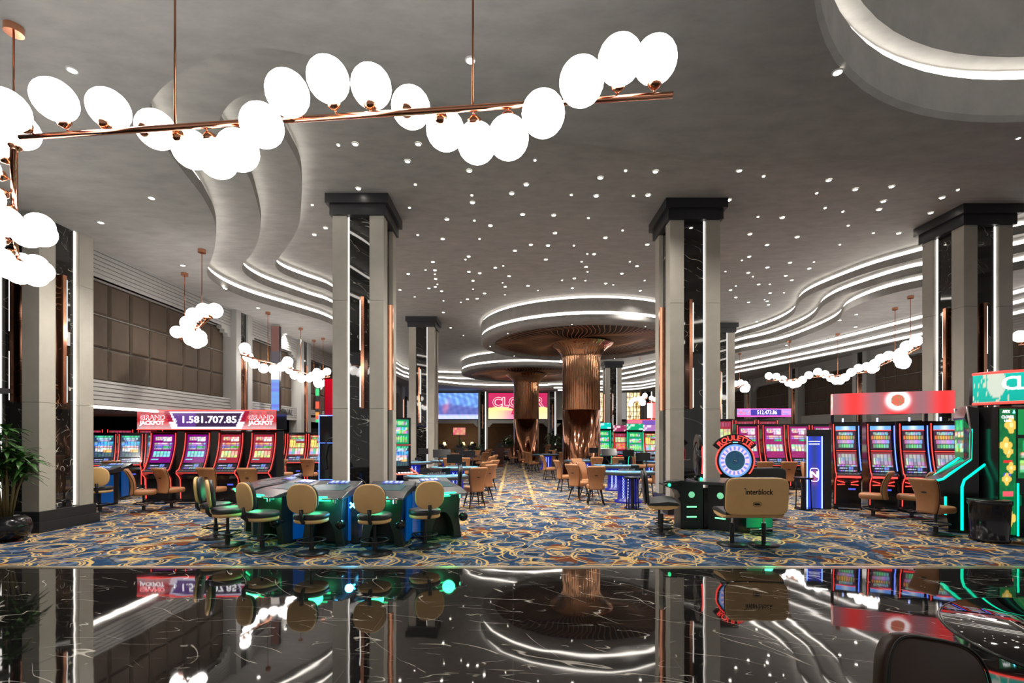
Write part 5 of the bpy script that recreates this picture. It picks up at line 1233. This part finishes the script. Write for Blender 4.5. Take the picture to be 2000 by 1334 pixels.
def side_stand(label, loc):
    t = thing('side_table', label, 'side table', loc)
    MB().cyl((0, 0), .20, .70, .74, 24).build('table_top', BLKPL, t)
    mb = MB()
    for k in range(4): a = PI / 4 + k * PI / 2; mb.tube([(.16 * math.cos(a), .16 * math.sin(a), 0), (.14 * math.cos(a), .14 * math.sin(a), .70)], .014, 8)
    mb.cyl((0, 0), .04, 0, .70, 12); mb.build('frame', BLACKM, t)
    MB().cyl((0, 0), .19, 0, .03, 24).build('base', BLKPL, t)
side_stand('slim black side table between the right poker table and the charcoal bench', (2.78, 11.2, 0))
side_stand('slim black side table next to the blue lit totem', (6.70, 11.1, 0))

# ------------------------------------------------------------------ potted plants
def palm(label, loc, H=1.6, seed=1, n=7, pot=True, R=1.0):
    rnd = random.Random(seed); t = thing('potted_plant', label, 'plant', loc)
    if pot: MB().lathe([(0, 0), (.17, 0), (.27, .08), (.31, .20), (.28, .33), (.20, .40), (.18, .385), (0, .37)], (0, 0), 36).build('pot', BLKPL, t)
    st = MB(); lf = MB(); lf.smooth = True
    for k in range(n):
        a = 2 * PI * k / n + rnd.uniform(-.3, .3); r = rnd.uniform(.10, .30) * R; h = H * rnd.uniform(.55, .95)
        tip = Vector((r * math.cos(a), r * math.sin(a), h)); st.tube([(.05 * math.cos(a), .05 * math.sin(a), .36), (tip.x * .5, tip.y * .5, .36 + (h - .36) * .5), tip], [.020, .016, .012], 6)
        for hh in (1.0, .78):
            if hh < 1 and rnd.random() < .35: continue
            c = Vector((tip.x * hh, tip.y * hh, .36 + (h - .36) * hh))
            for i in range(22):
                b = rnd.uniform(0, 2 * PI); el = rnd.uniform(-.15, 1.25); L = rnd.uniform(.20, .36) * R; wd = .028 * R
                d = Vector((math.cos(b) * math.cos(el), math.sin(b) * math.cos(el), math.sin(el))); s = Vector((-math.sin(b), math.cos(b), 0)); vs = []
                for j in range(6):
                    u = j / 5; p = c + d * L * u + Vector((0, 0, -.55 * L * u * u)); wj = wd * math.sin(PI * (.08 + .92 * u)) ** .8 if j < 5 else 0.002
                    vs += [p - s * wj, p + Vector((0, 0, -.006)), p + s * wj]
                fs = []
                for j in range(5): o = j * 3; fs += [(o, o + 1, o + 4, o + 3), (o + 1, o + 2, o + 5, o + 4)]
                lf.add(vs, fs)
    st.build('stems', mat('green brown stem', (.16, .12, .05), .6), t)
    f = lf.build('foliage', mottled('green leaves', (.035, .11, .02), .4, .5, 9.0), t); return t
palm('bushy green potted plant in a glossy black pot beside the left pillar', (-8.12, 7.72, 0), 1.85, 3, 9, R=1.1)
palm('small green plant on the far left beyond the tables', (X(925, 27), 28, 0), 1.25, 5, 6, R=1.2)
palm('far palm left of the second copper column', (X(990, 35), 35, 0), 1.9, 6, 6, R=1.6)
palm('far palm between the two copper columns', (X(1082, 34.5), 34.5, 0), 1.9, 8, 6, R=1.6)
palm('far green plant below the wide blue screen', (X(900, 36), 36, 0), 1.5, 9, 6, R=1.4)
# ------------------------------------------------------------------ foreground seat and table on the marble
def lounge():
    t = thing('bar_stool', 'dark brown leather bar stool back with piping in the lower right corner', 'stool', (1.375, 1.60, 0), .18)
    n = 48
    ol = []
    for i in range(n):
        a = 2 * PI * i / n; c, s = math.cos(a), math.sin(a)
        ol.append((.215 * math.copysign(abs(c) ** .55, c), .22 + .22 * math.copysign(abs(s) ** .55, s) - (.035 * (c + .3) if s > 0 else 0)))
    o = MB().slab(ol, -.05, .02).build('backrest', mat('dark brown leather', (.045, .019, .010), .36), t, loc=(0, 0, .545)); o.rotation_euler = (-.12, .16, 0)
    mb = MB(); mb.tube([(x * .985, -.046, (z - .22) * .985 + .22) for x, z in ol], .0045, 6, closed=True); mb.build('piping', mat('black piping', (.008, .006, .005), .4), o)
    o2 = MB(); ol2 = [(.21 * math.copysign(abs(math.cos(a)) ** .7, math.cos(a)), .2 * math.copysign(abs(math.sin(a)) ** .7, math.sin(a)) + .2) for a in [2 * PI * i / 32 for i in range(32)]]
    o2.slab(ol2, .52, .60); o2.v = [(x, z, y) for x, y, z in o2.v]; o2.build('seat', mat('dark brown leather', (0, 0, 0)), t)
    for sx in (-1, 1):
        for y in (.05, .36): MB().tube([(sx * .15, y, .53), (sx * .19, y + (y - .2) * .4, 0)], .012, 8).build('leg', COPPER, t)
lounge()
t = thing('bar_table', 'round table with glossy black glass top at the right edge of the marble floor', 'table', (2.72, 2.02, 0))
MB().lathe([(0, .735), (.69, .735), (.70, .742), (.69, .75), (0, .75)], (0, 0), 72).build('table_top', mat('black glass', (.006, .007, .008), .03, ior=1.9), t)
MB().tube([(.70 * math.cos(2 * PI * i / 72), .70 * math.sin(2 * PI * i / 72), .742) for i in range(72)], .007, 6, closed=True).build('rim', BLKPL, t)
mb = MB(); mb.cyl((0, 0), .04, .02, .735, 20); mb.lathe([(0, 0), (.28, 0), (.28, .01), (.05, .04), (0, .04)], (0, 0), 40); mb.build('base', BLACKM, t)
# bar furniture beyond the far openings
t = thing('wall_television', 'small red-lit television in the room beyond the left opening', 'television', (X(897, 44), 44, 1.9))
MB().box(-.6, .6, 0, .1, -.02, .72).build('frame', BLKPL, t); MB().grid(lambda u, v: (-.56 + 1.12 * u, -.01, .02 + .66 * v), 12, 8, lambda u, v: (.6, .05 + .3 * hn(int(u * 6), int(v * 3)), .15)).build('display', SCREEN, t); MB().box(-.04, .04, .02, .08, -1.9, 0).build('pole', BLACKM, t)
for px, l in ((868, 'far warm table lamp beyond the left opening, nearest the column'), (905, 'far warm table lamp beside the television'), (922, 'far warm table lamp at the edge of the left opening')):
    t = thing('table_lamp', l, 'lamp', (X(px, 44.5), 44.5, 0), 0, 'warm lamps in the bar beyond')
    MB().cyl((0, 0), .3, 0, .8, 16).build('stand', DARKWALL, t); MB().cyl((0, 0), .18, .95, 1.25, 16, .10).build('lamp_shade', mat('warm lamp shade', (1, .7, .4), .6, emit=(1, .6, .28), es=2.5), t); MB().cyl((0, 0), .03, .8, .96, 8).build('stem', BRASS, t)
    lp = bpy.data.lights.new('warm_glow', 'POINT'); lp.energy = 40; lp.color = (1, .65, .35); lp.shadow_soft_size = .2; o = bpy.data.objects.new('warm_glow', lp); COL.objects.link(o); o.location = (X(px, 44.5), 44.2, 1.6)
